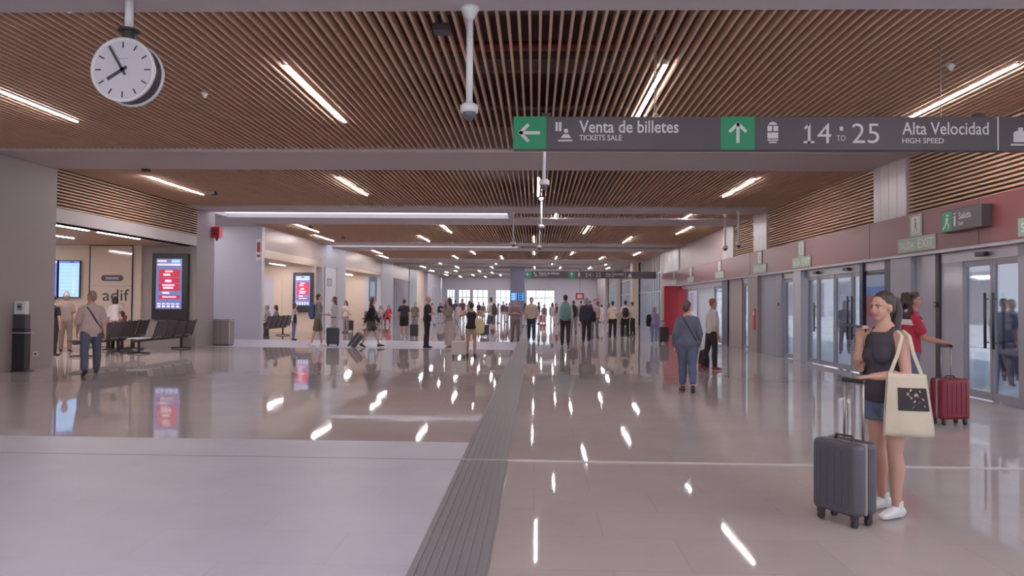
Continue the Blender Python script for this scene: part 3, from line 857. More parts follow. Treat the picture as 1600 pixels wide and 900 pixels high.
def wallscreen(px0, py0, px1, py1, y, kind, label):
    a0 = at_y(px0, py1, y); b0 = at_y(px1, py0, y); W = b0.x - a0.x; Hh = b0.z - a0.z
    t = empty('wall_monitor', ((a0.x + b0.x) / 2, y, a0.z))
    f = MB(); f.box(-W / 2, W / 2, 0, .08, 0, Hh); f.build('casing', M_BLACK, t, bevel=.008)
    s = MB()
    fn = lambda u, v: Vector((u * W / 2 * .96, -.003, Hh * (.02 + v * .96))); fm = lambda u, v: Vector((u * W / 2 * .96, -.005, Hh * (.02 + v * .96)))
    if kind == 'blue':
        quad(s, -1, 0, 1, 1, fn, 0); quad(s, -1, .94, 1, 1, fm, 2)
        for k in range(9):
            quad(s, -.85, .05 + k * .1, -.5, .085 + k * .1, fm, 2); quad(s, .0 if k % 2 else -.1, .05 + k * .1, .55 if k % 3 else .8, .08 + k * .1, fm, 1)
    else:
        quad(s, -1, 0, 1, 1, fn, 1); quad(s, -1, .95, 1, 1, fm, 0); quad(s, .0, .955, .5, .99, fm, 3)
        for k in range(9):
            quad(s, -.9, .08 + k * .1, .6, .083 + k * .1, fm, 0)
        quad(s, .42, .1, .5, .84, fm, 2)
    s.build('screen', [M_SCREENBLUE, M_SCREENLIGHT, M_SCREENWHITE, M_BLACK], t)
    tag(t, label, 'monitor', 'departure monitors in the waiting room')
wallscreen(53, 406, 90, 466, 23.1, 'blue', 'deep blue departure monitor half hidden by the near pillar')
wallscreen(91, 407, 125, 465, 23.1, 'light', 'pale blue departure monitor above the man in a hat')
# glazed panel with wordmark
a0 = at_y(138, 540, 23.15); b0 = at_y(208, 377, 23.15); a0.z = 0.02; W = b0.x - a0.x; Hh = min(b0.z, 3.25)
t = empty('glazed_panel', (a0.x, 23.15, 0.02))
f = MB(); f.box(0, W, 0, .03, 0, Hh); f.build('panel', mat('cream back painted glass', s2l(206, 188, 176), .08, var=.02), t)
f = MB(); f.box(-.02, .015, -.01, .04, 0, Hh); f.box(W - .015, W, -.01, .04, 0, Hh); f.box(0, W, -.01, .04, Hh - .03, Hh); f.build('frame', M_DARK, t)
f = MB(); f.box(0, W, -.003, 0, 1.93, 1.945); f.build('joint', M_ALUPAINT, t)
L = MB()
fw = lambda u, v: Vector((u, -.004, v))
w0, w1 = at_y(165, 470, 23.15), at_y(202, 453, 23.15)
put_text(L, 'adif', (w0.x - a0.x - .1, w0.z - .02, w1.x - a0.x, w1.z), fw, .004)
L.build('wordmark', M_DARK, t)
L = MB()
k0, k1 = at_y(158, 440, 23.15), at_y(193, 431, 23.15)
u0, u1, v0, v1 = k0.x - a0.x, k1.x - a0.x, k0.z, k1.z; rr = (v1 - v0) / 2; vm = (v0 + v1) / 2
pts = [(u0 + rr - rr * math.sin(R(q)), vm + rr * math.cos(R(q))) for q in range(0, 181, 20)] + [(u1 - rr + rr * math.sin(R(q)), vm - rr * math.cos(R(q))) for q in range(0, 181, 20)]
poly(L, pts, fw); quad(L, u0 + .15, vm - .04, u1 - .15, vm + .03, lambda u, v: Vector((u, -.006, v)), 1)
L.build('pill_label', [M_SIGN, mat('pale label line', s2l(170, 160, 160), .5)], t)
tag(t, 'cream glazed wall panel with a dark wordmark in the waiting room', 'glazed panel')
# sanitiser stand by the pillar
b = on_z(30, 580)
t = empty('dispenser_stand', (b.x, b.y, 0))
f = MB(); f.box(-.24, .24, -.13, .13, 0, .02); f.build('base_plate', M_DARK, t, bevel=.005)
f = MB(); f.box(-.17, .17, -.09, .09, .02, .90); f.build('post', M_BLACK, t, bevel=.01)
f = MB(); f.box(-.16, .16, -.085, .085, .90, 1.19); f.build('cabinet', mat('dark slate plastic', s2l(70, 66, 74), .4), t, bevel=.01)
f = MB(); f.box(-.25, .22, -.16, .1, .795, .815); f.build('shelf', M_ALU, t)
p = f = MB(); f.box(-.1, .14, -.06, .06, 1.19, 1.47); d_ = f.build('dispenser', M_WHITE, t, bevel=.012)
f = MB(); f.box(-.035, .07, -.063, -.06, 1.27, 1.42); f.box(-.02, .055, -.066, -.063, 1.33, 1.37, 1); f.build('front_window', [M_ALUPAINT, M_DARK], d_)
tag(t, 'black hand sanitiser stand with a white dispenser on top', 'dispenser')
p = at_y(56, 553, 15.2)
t = empty('wall_socket', (p.x, 15.2, p.z))
f = MB(); f.box(-.05, .05, -.015, 0, -.05, .05); f.build('plate', M_WHITE, t, bevel=.004)
f = MB(); f.cyl((0, -.02, 0), (0, -.015, 0), .025, n=14); f.build('outlet', M_DARK, t)
tag(t, 'small socket low on the near pillar right of the dispenser', 'socket')
# waste bin
b = on_z(343, 540); b.x += .06; b.y += .12
t = empty('waste_bin', (b.x, b.y, 0))
f = MB(); f.box(-.31, .31, -.2, .2, .04, .84); f.build('body', M_STEEL, t, bevel=.02)
f = MB(); f.box(-.28, .28, -.17, .17, 0, .04); f.build('plinth', M_DARK, t)
f = MB(); f.box(-.315, .315, -.205, .205, .84, .92); f.build('lid', M_ALU, t, bevel=.02)
f = MB(); f.box(-.004, .004, -.203, -.2, .06, .82); f.build('seam', M_DARK, t)
tag(t, 'stainless steel waste bin at the corner of the cross corridor', 'waste bin')
# red alarm box with small dome below
p = at_y(336, 364, 24.55)
t = empty('alarm_box', (XL, 24.45, p.z))
f = MB(); f.box(0, .28, -.14, .14, -.17, .19); f.build('housing', mat('red alarm housing', s2l(190, 30, 60), .4), t, bevel=.01)
f = MB(); f.box(-.0, .26, -.142, -.14, -.1, .12); f.build('face_plate', mat('dark red plate', s2l(140, 30, 50), .4), t)
f = MB(); f.sweep([(.14, 0, -.24), (.14, 0, -.17)], [.04, .06], n=14); f.build('sounder', M_DARK, t, smooth=True)
tag(t, 'red alarm box high on the pillar beside the cross corridor', 'alarm box')
p = at_y(404, 390, 28.88)
t = empty('notice_plate', (XL - .12, 28.88, p.z))
f = MB(); f.box(-.1, .1, 0, .02, -.42, .42); f.build('plate', M_WHITE, t)
f = MB(); f.box(-.07, .07, -.004, 0, -.1, .3); f.box(-.07, .07, -.004, 0, -.3, -.2); f.build('print', mat('dull red print', s2l(170, 70, 76), .5), t)
tag(t, 'narrow red and white notice high on the corridor wall edge', 'notice')
# door in the second recess
a0 = at_y(405, 500, 35.95); b0 = at_y(441, 432, 35.95)
d = empty('door_30', ((a0.x + b0.x) / 2, 35.95, 0)); d['kind'] = 'structure'; W = b0.x - a0.x
f = MB(); f.box(-W / 2, W / 2, 0, .04, 0, b0.z); f.build('door_panel', M_CREAM, d, bevel=.05)
f = MB(); f.box(-W / 2 + .1, W * .12, -.01, .0, .25, b0.z - .1); f.build('door_glass', M_WALLCOOL, d, bevel=.004)
# square pictogram sign on the pillar past the recess
def pillar_sign(y, z, x, w, h, label, m1, m2):
    t = empty('notice_sign', (x, y, z))
    f = MB(); f.box(-w / 2, w / 2, -.03, 0, -h / 2, h / 2); f.build('plate', m1, t, bevel=.005)
    f = MB(); f.box(-w / 2 * .6, w / 2 * .6, -.034, -.03, -h / 2 * .6, h / 2 * .6); f.build('print', m2, t)
    tag(t, label, 'sign')
    return t
p = at_y(514, 441, 37.15)
pillar_sign(0, 0, 0, .9, .42, 'small grey square sign on the pale pillar past the recess', M_ALUPAINT, M_WALLCOOL)
for o_ in [o for o in COL.objects if o.get('label', '').startswith('small grey square sign')]:
    p = on_x(514, 441, XL); o_.location = (XL, p.y, p.z); o_.rotation_euler = (0, 0, R(90))
ya, yb = on_x(507, 470, XL).y, on_x(524, 470, XL).y
d = empty('door_31', (XL, (ya + yb) / 2, 0)); d['kind'] = 'structure'
f = MB(); f.box(-.02, .02, ya - (ya + yb) / 2, yb - (ya + yb) / 2, .05, 3.3); f.build('door_panel', M_WHITE, d)
f = MB()
for yy in (ya - (ya + yb) / 2 - .05, yb - (ya + yb) / 2):
    f.box(-.02, .03, yy, yy + .05, 0, 3.35)
f.build('door_frame', M_ALUPAINT, d)
p = at_y(602, 452, 51.75)
f = MB(); f.box(XL - 1.1, XL + .02, 51.42, 51.6, 0, 3.6); struct(f, 'wall_left_pillar', M_WALLCOOL)
pillar_sign(51.41, p.z, XL - .55, .55, 1.7, 'tall blue grey panel on the pillar past the shop', mat('slate panel', s2l(96, 110, 130), .2), mat('pale slate stripes', s2l(150, 170, 190), .2))
for px, py, w, h, y, lab in ((668, 453, .9, .3, 66.9, 'dark narrow sign on the far left pillar'),):
    p = at_y(px, py, y)
    pillar_sign(62.99, p.z, XL - .5, w, h, lab, M_SIGN, M_ALUPAINT)
# screens on the far column
for i, (px0, px1, lab) in enumerate(((798, 808, 'left of two blue screens on the far column'), (809, 819, 'right of two blue screens on the far column'))):
    a0 = at_y(px0, 470, 59.95); b0 = at_y(px1, 457, 59.95)
    t = empty('wall_monitor', ((a0.x + b0.x) / 2, 59.95, a0.z)); W = b0.x - a0.x; Hh = b0.z - a0.z
    f = MB(); f.box(-W / 2, W / 2, 0, .05, 0, Hh); f.build('casing', M_BLACK, t)
    f = MB(); f.box(-W / 2 + .02, W / 2 - .02, -.006, 0, .02, Hh - .02)
    for k in range(3):
        f.box(-W * .35, W * .2, -.01, -.006, .1 + k * .2, .2 + k * .2, 1)
    f.build('screen', [mat('screen sky blue', s2l(70, 140, 215), .3, emit=.7), M_SCREENLIGHT if i == 0 else M_NAVY], t)
    tag(t, lab, 'monitor', 'screens on the far column')
p = at_y(906, 463, 62); pillar_sign(62.0, p.z, p.x, .7, .55, 'small dark red sign hanging beside the far right column', mat('dark red sign', s2l(140, 40, 56), .5), mat('pale mark', s2l(200, 160, 165), .5))
a = MB(); a.cyl((p.x, 61.98, p.z + .27), (p.x, 61.98, ZC), .02, n=8); tag(a.build('sign_post', M_DARK), 'thin rod from which the small dark red sign hangs', 'rod')

# ------------------------------------------------------------------ benches
M_SEAT = mat('dark perforated seat metal', s2l(78, 70, 74), .6, .0, var=.1, scale=60)
def bench(label, x, y0, n, face, arm_first=False, yaw=0.0, pitch=.62, table=False):
    """beam seating along y, sitters look towards face*x"""
    L = n * pitch
    t = empty('bench', (x, y0, 0), yaw)
    f = MB(); f.box(-.04, .04, -.05, L + .05, .34, .40); f.build('beam', M_DARK, t, bevel=.006)
    for yy in (pitch * .5, L - pitch * .5):
        f = MB(); f.cyl((0, yy, .03), (0, yy, .35), .04, n=12)
        f.sweep([(-.30, yy, .025), (.0, yy, .045), (.30, yy, .025)], [(.035, .022)] * 3, ref=(0, 1, 0), n=10)
        f.build('leg', M_DARK, t, smooth=True)
    for k in range(n):
        yc = (k + .5) * pitch
        if table and k == 0:
            f = MB(); f.box(-.22, .22, yc - .24, yc + .24, .43, .455); f.build('side_table', M_WHITE, t, bevel=.006)
            continue
        hw = pitch / 2 - .05
        f = MB()
        # seat shell: profile in x, swept over width
        prof = [(.24, .42), (.15, .435), (-.05, .42), (-.2, .41)]
        for (xa, za), (xb, zb) in zip(prof[:-1], prof[1:]):
            f.add([(face * xa, yc - hw, za), (face * xb, yc - hw, zb), (face * xb, yc + hw, zb), (face * xa, yc + hw, za),
                   (face * xa, yc - hw, za + .025), (face * xb, yc - hw, zb + .025), (face * xb, yc + hw, zb + .025), (face * xa, yc + hw, za + .025)],
                  [(0, 1, 2, 3), (4, 7, 6, 5), (0, 4, 5, 1), (3, 2, 6, 7), (0, 3, 7, 4), (1, 5, 6, 2)])
        f.build('seat', M_SEAT, t)
        f = MB()
        prof = [(-.19, .46), (-.24, .62), (-.30, .78), (-.34, .90)]
        for (xa, za), (xb, zb) in zip(prof[:-1], prof[1:]):
            f.add([(face * xa, yc - hw, za), (face * xb, yc - hw, zb), (face * xb, yc + hw, zb), (face * xa, yc + hw, za),
                   (face * (xa - .025), yc - hw, za), (face * (xb - .025), yc - hw, zb), (face * (xb - .025), yc + hw, zb), (face * (xa - .025), yc + hw, za)],
                  [(0, 1, 2, 3), (4, 7, 6, 5), (0, 4, 5, 1), (3, 2, 6, 7), (0, 3, 7, 4), (1, 5, 6, 2)])
        f.build('backrest', M_SEAT, t)
        for s in (-1, 1):
            f = MB(); f.sweep([(face * .1, yc + s * hw, .40), (face * -.2, yc + s * hw, .43), (face * -.27, yc + s * hw, .66), (face * -.35, yc + s * hw, .91)], [(.018, .022)] * 4, ref=(0, 1, 0), n=8)
            f.build('seat_frame', M_BLACK, t, smooth=True)
    for k in range(n + 1 if arm_first else 0):
        yc = k * pitch
        f = MB(); f.sweep([(face * -.2, yc, .42), (face * -.1, yc, .66), (face * .2, yc, .66), (face * .12, yc, .42)], [.016] * 4, ref=(0, 1, 0), n=8)
        f.build('armrest', M_STEEL, t, smooth=True)
    return tag(t, label, 'bench', 'beam seats in the waiting areas')
bench('dark bench with a white side table and four seats under the red screen', -11.15, 20.1, 5, -1, table=True)
bench('dark bench in the middle of waiting room beside the walking man', -11.9, 18.7, 4, -1, yaw=R(3))
bench('dark bench at the left of waiting room behind the near pillar', -11.75, 16.9, 3, -1, yaw=R(38))
bench('dark bench at the back of the waiting room below the wordmark', -12.35, 21.35, 2, -1)
bench('dark four seat bench in second recess with two people seated', -11.35, 30.0, 5, -1)
# ------------------------------------------------------------------ people
def cloth(name, r, g, b, var=.1):
    return mat('cloth ' + name, s2l(r, g, b), .85, spec=.2, var=var, scale=14, bump=.15)
SKIN = mat('skin', s2l(196, 150, 132), .5, spec=.35, var=.05, scale=8)
SKIN2 = mat('tanned skin', s2l(176, 128, 108), .5, spec=.35, var=.05, scale=8)
HAIRS = {'black': mat('black hair', s2l(46, 38, 40), .5, var=.2, scale=30), 'brown': mat('brown hair', s2l(86, 62, 54), .5, var=.2, scale=30),
         'dark': mat('dark brown hair', s2l(64, 48, 46), .5, var=.2, scale=30), 'grey': mat('grey hair', s2l(150, 140, 142), .55, var=.2, scale=30),
         'ginger': mat('ginger hair', s2l(150, 92, 66), .5, var=.2, scale=30), 'blond': mat('grey blond hair', s2l(150, 124, 106), .55, var=.2, scale=30)}
M_SHOEW = mat('white shoe', s2l(220, 214, 214), .5); M_SHOED = mat('dark shoe', s2l(54, 46, 48), .5)
M_SHOER = mat('red shoe', s2l(150, 50, 56), .5); M_EYE = mat('eye', s2l(52, 40, 38), .2, var=0); M_EYEW = mat('eye white', s2l(196, 180, 176), .3, var=0)
M_LIP = mat('lips', s2l(172, 104, 100), .5); M_PHONE = mat('phone', s2l(60, 62, 70), .2)

SPINE = [(-.075, .10, .085), (-.03, .155, .105), (.03, .168, .115), (.10, .156, .108), (.19, .135, .098), (.28, .142, .105), (.36, .158, .112), (.44, .162, .108), (.50, .138, .085), (.545, .085, .062)]
def spine_at(o):
    for (a, b) in zip(SPINE[:-1], SPINE[1:]):
        if a[0] <= o <= b[0]:
            t = (o - a[0]) / (b[0] - a[0])
            return (a[1] + (b[1] - a[1]) * t, a[2] + (b[2] - a[2]) * t)
    return SPINE[0][1:] if o < SPINE[0][0] else SPINE[-1][1:]
HANG = ((.16, -.02, -1), (.04, .16, -1))
WALK_F = ((.14, .35, -1), (.0, .55, -1)); WALK_B = ((.16, -.35, -1), (.08, -.08, -1))
FOLD = ((.25, .25, -1), (-.95, .5, .12)); CARRY = ((.16, .1, -1), (-.15, .9, -.15))
PULL = ((.12, -.45, -1), (.02, -.45, -1)); UP = ((.7, .1, .35), (-.9, .1, .8)); PHONE = ((.12, .3, -1), (-.3, .75, .75))
STAND = ((2, 3, .06), (-2, 4, .06)); STRIDE = ((24, 6, .02), (-18, 16, .02)); STRIDE2 = ((-18, 16, .02), (24, 6, .02)); STEP = ((12, 6, .03), (-10, 12, .03)); STEP2 = ((-10, 12, .03), (12, 6, .03)); SIT = ((86, 88, .12), (84, 86, .12))

def person(label, foot=None, top=None, psi=0, H=None, loc=None, skin=SKIN, hair=('short', 'dark'), shirt=None, sleeve='short', hem=-.04,
           legs_mat=None, legs_kind='trousers', shoes=M_SHOED, pose=STAND, arms=(HANG, HANG), lean=2, head=(0, 0), girth=1.0, fem=False,
           vox=.015, loose=1.0, group=None, curl=(.5, .5), palm=(None, None), hat=None, barefoot=False, z0=0.0, hipgirth=None, sock=None):
    k0 = 1.0
    if loc is None:
        loc = on_z(*foot)
    if H is None:
        H = at_y(foot[0], top, loc.y).z - z0
        H = min(max(H, 1.45), 1.92)
    S = H / 1.765
    g = girth; hg = hipgirth or girth
    wst = .88 if fem else 1.0; hip = 1.05 if fem else 1.0; sh = .9 if fem else 1.0
    T = Matrix.Rotation(-R(lean), 4, 'X')
    # --- legs (pelvis at origin for now)
    legj = []; low = 0
    for i, s in enumerate((-1, 1)):
        a, b, out = pose[i]
        hp = Vector((s * .088 * hip, 0, -.02))
        d1 = Vector((s * out, math.sin(R(a)), -math.cos(R(a)))).normalized()
        d2 = Vector((s * out * .4, math.sin(R(a - b)), -math.cos(R(a - b)))).normalized()
        kn = hp + d1 * .42; an = kn + d2 * .42
        sa = a - b
        fp = max(0, -sa) * .75 if pose is not SIT else 0
        if sa > 8 and pose is not SIT: fp = -min(sa, 22) * .6
        F = Matrix.Rotation(-R(fp), 4, 'X')
        legj.append((hp, kn, an, F))
        for q in ((0, -.055, -.075), (0, .17, -.075), (0, .1, -.078)):
            low = min(low, (an + F @ Vector(q)).z)
    off = Vector((0, 0, -low))
    Sc = lambda p: (Vector(p) + off) * S
    sp = lambda o: T @ Vector((0, 0, o))
    def tor(o):
        ra, rb = spine_at(o)
        f1 = (wst if .08 < o < .32 else (hip if o <= .08 else sh)) 
        gg = hg if o < .1 else g
        return (ra * f1 * gg * S, rb * (1 + (gg - 1) * 1.25) * S)
    sj = []
    for i, s in enumerate((-1, 1)):
        up, fo = arms[i]
        u = Vector((up[0] * s, up[1], up[2])).normalized(); fo = Vector((fo[0] * s, fo[1], fo[2])).normalized()
        p = T @ Vector((s * .168 * sh * (1 + (g - 1) * .5), 0, .464))
        e = p + u * .285; w = e + fo * .25
        sj.append((p, e, w, fo))
    ag = 1 + (g - 1) * .9; lg = 1 + (hg - 1) * .9
    # --- skin
    B = MB()
    offs = [q[0] for q in SPINE]
    B.sweep([Sc(sp(o)) for o in offs], [tuple(r * .97 for r in tor(o)) for o in offs], n=18)
    neck0, neck1 = sp(.50), sp(.60) + Vector((0, .012, 0))
    B.sweep([Sc(neck0), Sc(neck1), Sc(neck1 + Vector((0, .01, .06)))], [.062 * S, .052 * S, .05 * S], n=14)
    HM = Matrix.Translation(sp(.605) + Vector((0, .02, 0))) @ Matrix.Rotation(R(head[0]), 4, 'Z') @ Matrix.Rotation(R(head[1]), 4, 'X')
    hp_ = lambda x, y, z: Sc(HM @ Vector((x, y, z)))
    HR = HM.to_3x3()
    B.ball(hp_(0, -.012, .128), .074 * S, .092 * S, .092 * S, n=20, M=HR)
    B.ball(hp_(0, .022, .075), .060 * S, .068 * S, .080 * S, n=18, M=HR)
    B.ball(hp_(0, .056, .022), .030 * S, .026 * S, .024 * S, n=12, M=HR)          # chin
    B.sweep([hp_(0, .088, .112), hp_(0, .102, .082), hp_(0, .092, .072)], [.008 * S, .0125 * S, .010 * S], n=8)   # nose
    B.ball(hp_(.032, .072, .078), .018 * S, .014 * S, .02 * S, n=10); B.ball(hp_(-.032, .072, .078), .018 * S, .014 * S, .02 * S, n=10)
    B.sweep([hp_(-.045, .072, .128), hp_(0, .082, .131), hp_(.045, .072, .128)], [.010 * S] * 3, ref=(0, 0, 1), n=8)  # brow
    for s in (-1, 1):
        B.ball(hp_(s * .076, -.005, .095), .010 * S, .020 * S, .032 * S, n=10, M=HR)                        # ears
    if fem:
        for s in (-1, 1):
            B.ball(Sc(T @ Vector((s * .068, .085 * (1 + (g - 1)), .33))), .062 * S * g, .05 * S * g, .06 * S * g, n=14)
    hands = []
    for i, s in enumerate((-1, 1)):
        p, e, w, fo = sj[i]
        B.sweep([Sc(p + Vector((-s * .07, 0, .012))), Sc(p)], [.056 * S, .049 * ag * S], n=14)
        B.sweep([Sc(p), Sc(p * .5 + e * .5), Sc(e), Sc(e * .65 + w * .35), Sc(w)],
                [(.053 * ag * S,) * 2, (.046 * ag * S,) * 2, (.040 * ag * S,) * 2, (.041 * ag * S,) * 2, (.029 * S, .027 * S)], ref=(0, 1, 0), n=14)
        n = Vector(palm[i]) if palm[i] else Vector((-s, 0, 0))
        n = (n - fo * n.dot(fo)).normalized()
        th = fo.cross(n) * s
        kn_ = w + fo * .095
        B.sweep([Sc(w - fo * .01), Sc(w + fo * .03), Sc(w + fo * .075), Sc(kn_)], [(.027 * S, .02 * S), (.036 * S, .017 * S), (.041 * S, .015 * S), (.038 * S, .012 * S)], ref=th, n=14)
        for j, (t_, ln) in enumerate(((.030, .078), (.010, .086), (-.010, .080), (-.029, .062))):
            q = kn_ + th * t_ - fo * .012
            pts = [Sc(q)]; ang = curl[i] * .35; d = fo
            for fr in (.45, .32, .27):
                d = (fo * math.cos(ang) + n * math.sin(ang) + th * (t_ * 1.6 * (1 - curl[i]))).normalized()
                q = q + d * (ln * fr + .004); pts.append(Sc(q)); ang += curl[i] * 1.15
            B.sweep(pts, [.0098 * S, .0092 * S, .0086 * S, .0076 * S], n=8)
        q = w + fo * .03 + th * .028
        pts = [Sc(q)]
        for ln, d in ((.04, fo * .6 + th * .75 + n * .2), (.034, fo * .85 + th * .25 + n * (.2 + .5 * curl[i])), (.026, fo * .9 + n * (.2 + .7 * curl[i]))):
            q = q + d.normalized() * ln; pts.append(Sc(q))
        B.sweep(pts, [.014 * S, .012 * S, .0105 * S, .009 * S], n=8)
        hands.append((Sc(kn_ + n * .03), Sc(w)))
    for i, s in enumerate((-1, 1)):
        h_, k_, a_, F = legj[i]
        B.sweep([Sc(h_ + Vector((0, 0, .03))), Sc(h_ * .75 + k_ * .25), Sc(h_ * .4 + k_ * .6), Sc(k_), Sc(k_ * .7 + a_ * .3 + F @ Vector((0, -.012, 0))), Sc(k_ * .35 + a_ * .65), Sc(a_)],
                [(.085 * lg * S,) * 2, (.086 * lg * S,) * 2, (.068 * lg * S,) * 2, (.052 * lg * S,) * 2, (.056 * lg * S,) * 2, (.042 * lg * S,) * 2, (.034 * S,) * 2], n=16)
        fp = lambda y, z: Sc(a_ + F @ Vector((s * y * .12, y, z)))
        B.sweep([fp(-.045, -.040), fp(.03, -.038), fp(.11, -.05), fp(.165, -.056)], [(.030 * S, .030 * S), (.033 * S, .032 * S), (.038 * S, .022 * S), (.026 * S, .014 * S)], n=12)
    body = B.build('person', skin, smooth=True, remesh=vox * S)
    body.location = (loc.x, loc.y, z0)
    body.rotation_euler = (0, 0, -R(psi))
    tag(body, label, 'person', group)
    # --- hair
    kind, col = hair
    Hh = MB(); hm = HAIRS[col]
    if kind != 'bald':
        Hh.ball(hp_(0, -.027, .147), .082 * S, .092 * S, .092 * S, n=20, M=HR)
        Hh.sweep([hp_(0, -.06, .13), hp_(0, -.066, .07), hp_(0, -.05, .035)], [(.072 * S, .045 * S), (.065 * S, .04 * S), (.045 * S, .026 * S)], n=14)
        if kind == 'long':
            for s in (-1, 0, 1):
                Hh.sweep([hp_(s * .05, -.06, .15), hp_(s * .062, -.075, .04), hp_(s * .07, -.095, -.08), hp_(s * .06, -.11, -.20)], [(.045 * S, .035 * S), (.045 * S, .035 * S), (.042 * S, .03 * S), (.022 * S, .016 * S)], n=10)
            for s in (-1, 1):
                Hh.sweep([hp_(s * .066, .0, .17), hp_(s * .082, -.01, .08), hp_(s * .085, -.025, -.03)], [.03 * S, .026 * S, .016 * S], n=10)
        elif kind == 'bun':
            Hh.ball(hp_(0, -.12, .165), .048 * S, .045 * S, .045 * S, n=14); Hh.sweep([hp_(0, -.08, .15), hp_(0, -.12, .165)], [.03 * S, .03 * S], n=8)
        elif kind == 'lowbun':
            Hh.ball(hp_(0, -.125, .095), .046 * S, .045 * S, .052 * S, n=14); Hh.sweep([hp_(0, -.08, .11), hp_(0, -.12, .10)], [.035 * S, .035 * S], n=8)
        elif kind == 'pony':
            Hh.sweep([hp_(0, -.10, .17), hp_(0, -.150, .15), hp_(.0, -.165, .06), hp_(0, -.135, -.06), hp_(0, -.12, -.14)], [.028 * S, .036 * S, .044 * S, .038 * S, .016 * S], n=12)
        elif kind == 'curly':
            rnd = random.Random(5)
            for _ in range(130):
                a = rnd.uniform(0, 6.28); z = rnd.uniform(-.13, .21); r = .075 + .04 * rnd.random()
                y = math.cos(a) * r - .055
                if y > -.01 and z < .17 or y > .05: continue
                Hh.ball(hp_(math.sin(a) * r, y, z), rnd.uniform(.02, .036) * S, n=8)
        elif kind == 'bob':
            Hh.sweep([hp_(0, -.05, .13), hp_(0, -.06, .02), hp_(0, -.055, -.02)], [(.088 * S, .06 * S), (.086 * S, .055 * S), (.07 * S, .04 * S)], n=14)
            for s in (-1, 1):
                Hh.sweep([hp_(s * .07, .0, .17), hp_(s * .084, -.005, .08), hp_(s * .08, -.02, .0)], [.026 * S, .024 * S, .014 * S], n=10)
    else:
        Hh.sweep([hp_(-.07, -.02, .09), hp_(-.055, -.075, .09), hp_(0, -.095, .09), hp_(.055, -.075, .09), hp_(.07, -.02, .09)], [.018 * S] * 5, ref=(0, 0, 1), n=8)
    Hh.build('hair', hm, body, smooth=True, remesh=max(vox, .008) * S)
    if hat:
        a = MB(); a.sweep([hp_(0, -.015, .165), hp_(0, -.015, .172)], [(.15 * S, .16 * S)] * 2, n=24, cap=False)
        a.sweep([hp_(0, -.015, .165), hp_(0, -.015, .235), hp_(0, -.015, .26)], [(.093 * S, .105 * S), (.085 * S, .098 * S), (.06 * S, .07 * S)], n=20); a.build('hat', hat, body, smooth=True)
    # eyes and mouth
    a = MB()
    for s in (-1, 1):
        a.ball(hp_(s * .030, .071, .108), 0.0115 * S, .009 * S, .0062 * S, n=10, mi=1, M=HR); a.ball(hp_(s * .030, .0775, .108), 0.0065 * S, .005 * S, .0058 * S, n=10, mi=0, M=HR)
        a.sweep([hp_(s * .046, .072, .126), hp_(s * .030, .083, .130), hp_(s * .014, .084, .127)], [.0045 * S] * 3, ref=(0, 0, 1), n=6, mi=0)
    a.build('eyes', [M_EYE, M_EYEW], body, smooth=True)
    a = MB(); a.sweep([hp_(-.022, .076, .046), hp_(0, .089, .047), hp_(.022, .076, .046)], [(.006 * S, .005 * S), (.009 * S, .007 * S), (.006 * S, .005 * S)], ref=(0, 0, 1), n=8); a.build('mouth', M_LIP, body, smooth=True)
    # --- clothes
    if shirt:
        C = MB(); inf = .013 * S * loose
        lo = [hem] + [o for o in offs if hem + .02 < o < .52]
        col_ = [(.53, .108 * sh, .078), (.565, .072, .064)] if sleeve != 'none' else [(.515, .125 * sh, .08)]
        C.sweep([Sc(sp(o)) for o in lo] + [Sc(sp(c[0])) for c in col_], [tuple(r + inf * (1.5 if o < .2 else 1) for r in tor(o)) for o in lo] + [(c[1] * S, c[2] * S) for c in col_], n=22, cap=False)
        if fem:
            for s in (-1, 1):
                C.ball(Sc(T @ Vector((s * .068, .085 * (1 + (g - 1)), .33))), .062 * S * g + inf, .05 * S * g + inf, .06 * S * g + inf, n=14)
        fr = {'none': None, 'short': .62, 'long': 1.75, 'half': 1.0}[sleeve]
        for i, s in enumerate((-1, 1)):
            p, e, w, fo = sj[i]
            if fr is None:
                C.sweep([Sc(T @ Vector((s * .085 * sh, -.085, .42))), Sc(T @ Vector((s * .105 * sh, -.065, .50))), Sc(T @ Vector((s * .105 * sh, -.005, .545))), Sc(T @ Vector((s * .10 * sh, .07, .49))), Sc(T @ Vector((s * .085 * sh, .10, .41)))], [(.03 * S, .016 * S)] * 5, n=10)
                continue
            C.sweep([Sc(p + Vector((-s * .08, 0, .012))), Sc(p)], [.060 * S + inf * .6, .050 * ag * S + inf * .7], n=14)
            pts = [p]
            rr = [.051 * ag * S + inf * .7]
            pts.append(p + (e - p) * min(fr, 1)); rr.append((.047 * ag + .010) * S + inf)
            if fr > 1:
                pts += [e + (w - e) * .5, e + (w - e) * .95]; rr += [.041 * ag * S + inf, .034 * S + inf]
            C.sweep([Sc(q) for q in pts], rr, ref=(0, 1, 0), n=14, cap=True)
        C.build('shirt', shirt, body, smooth=True, remesh=max(vox, .009) * S)
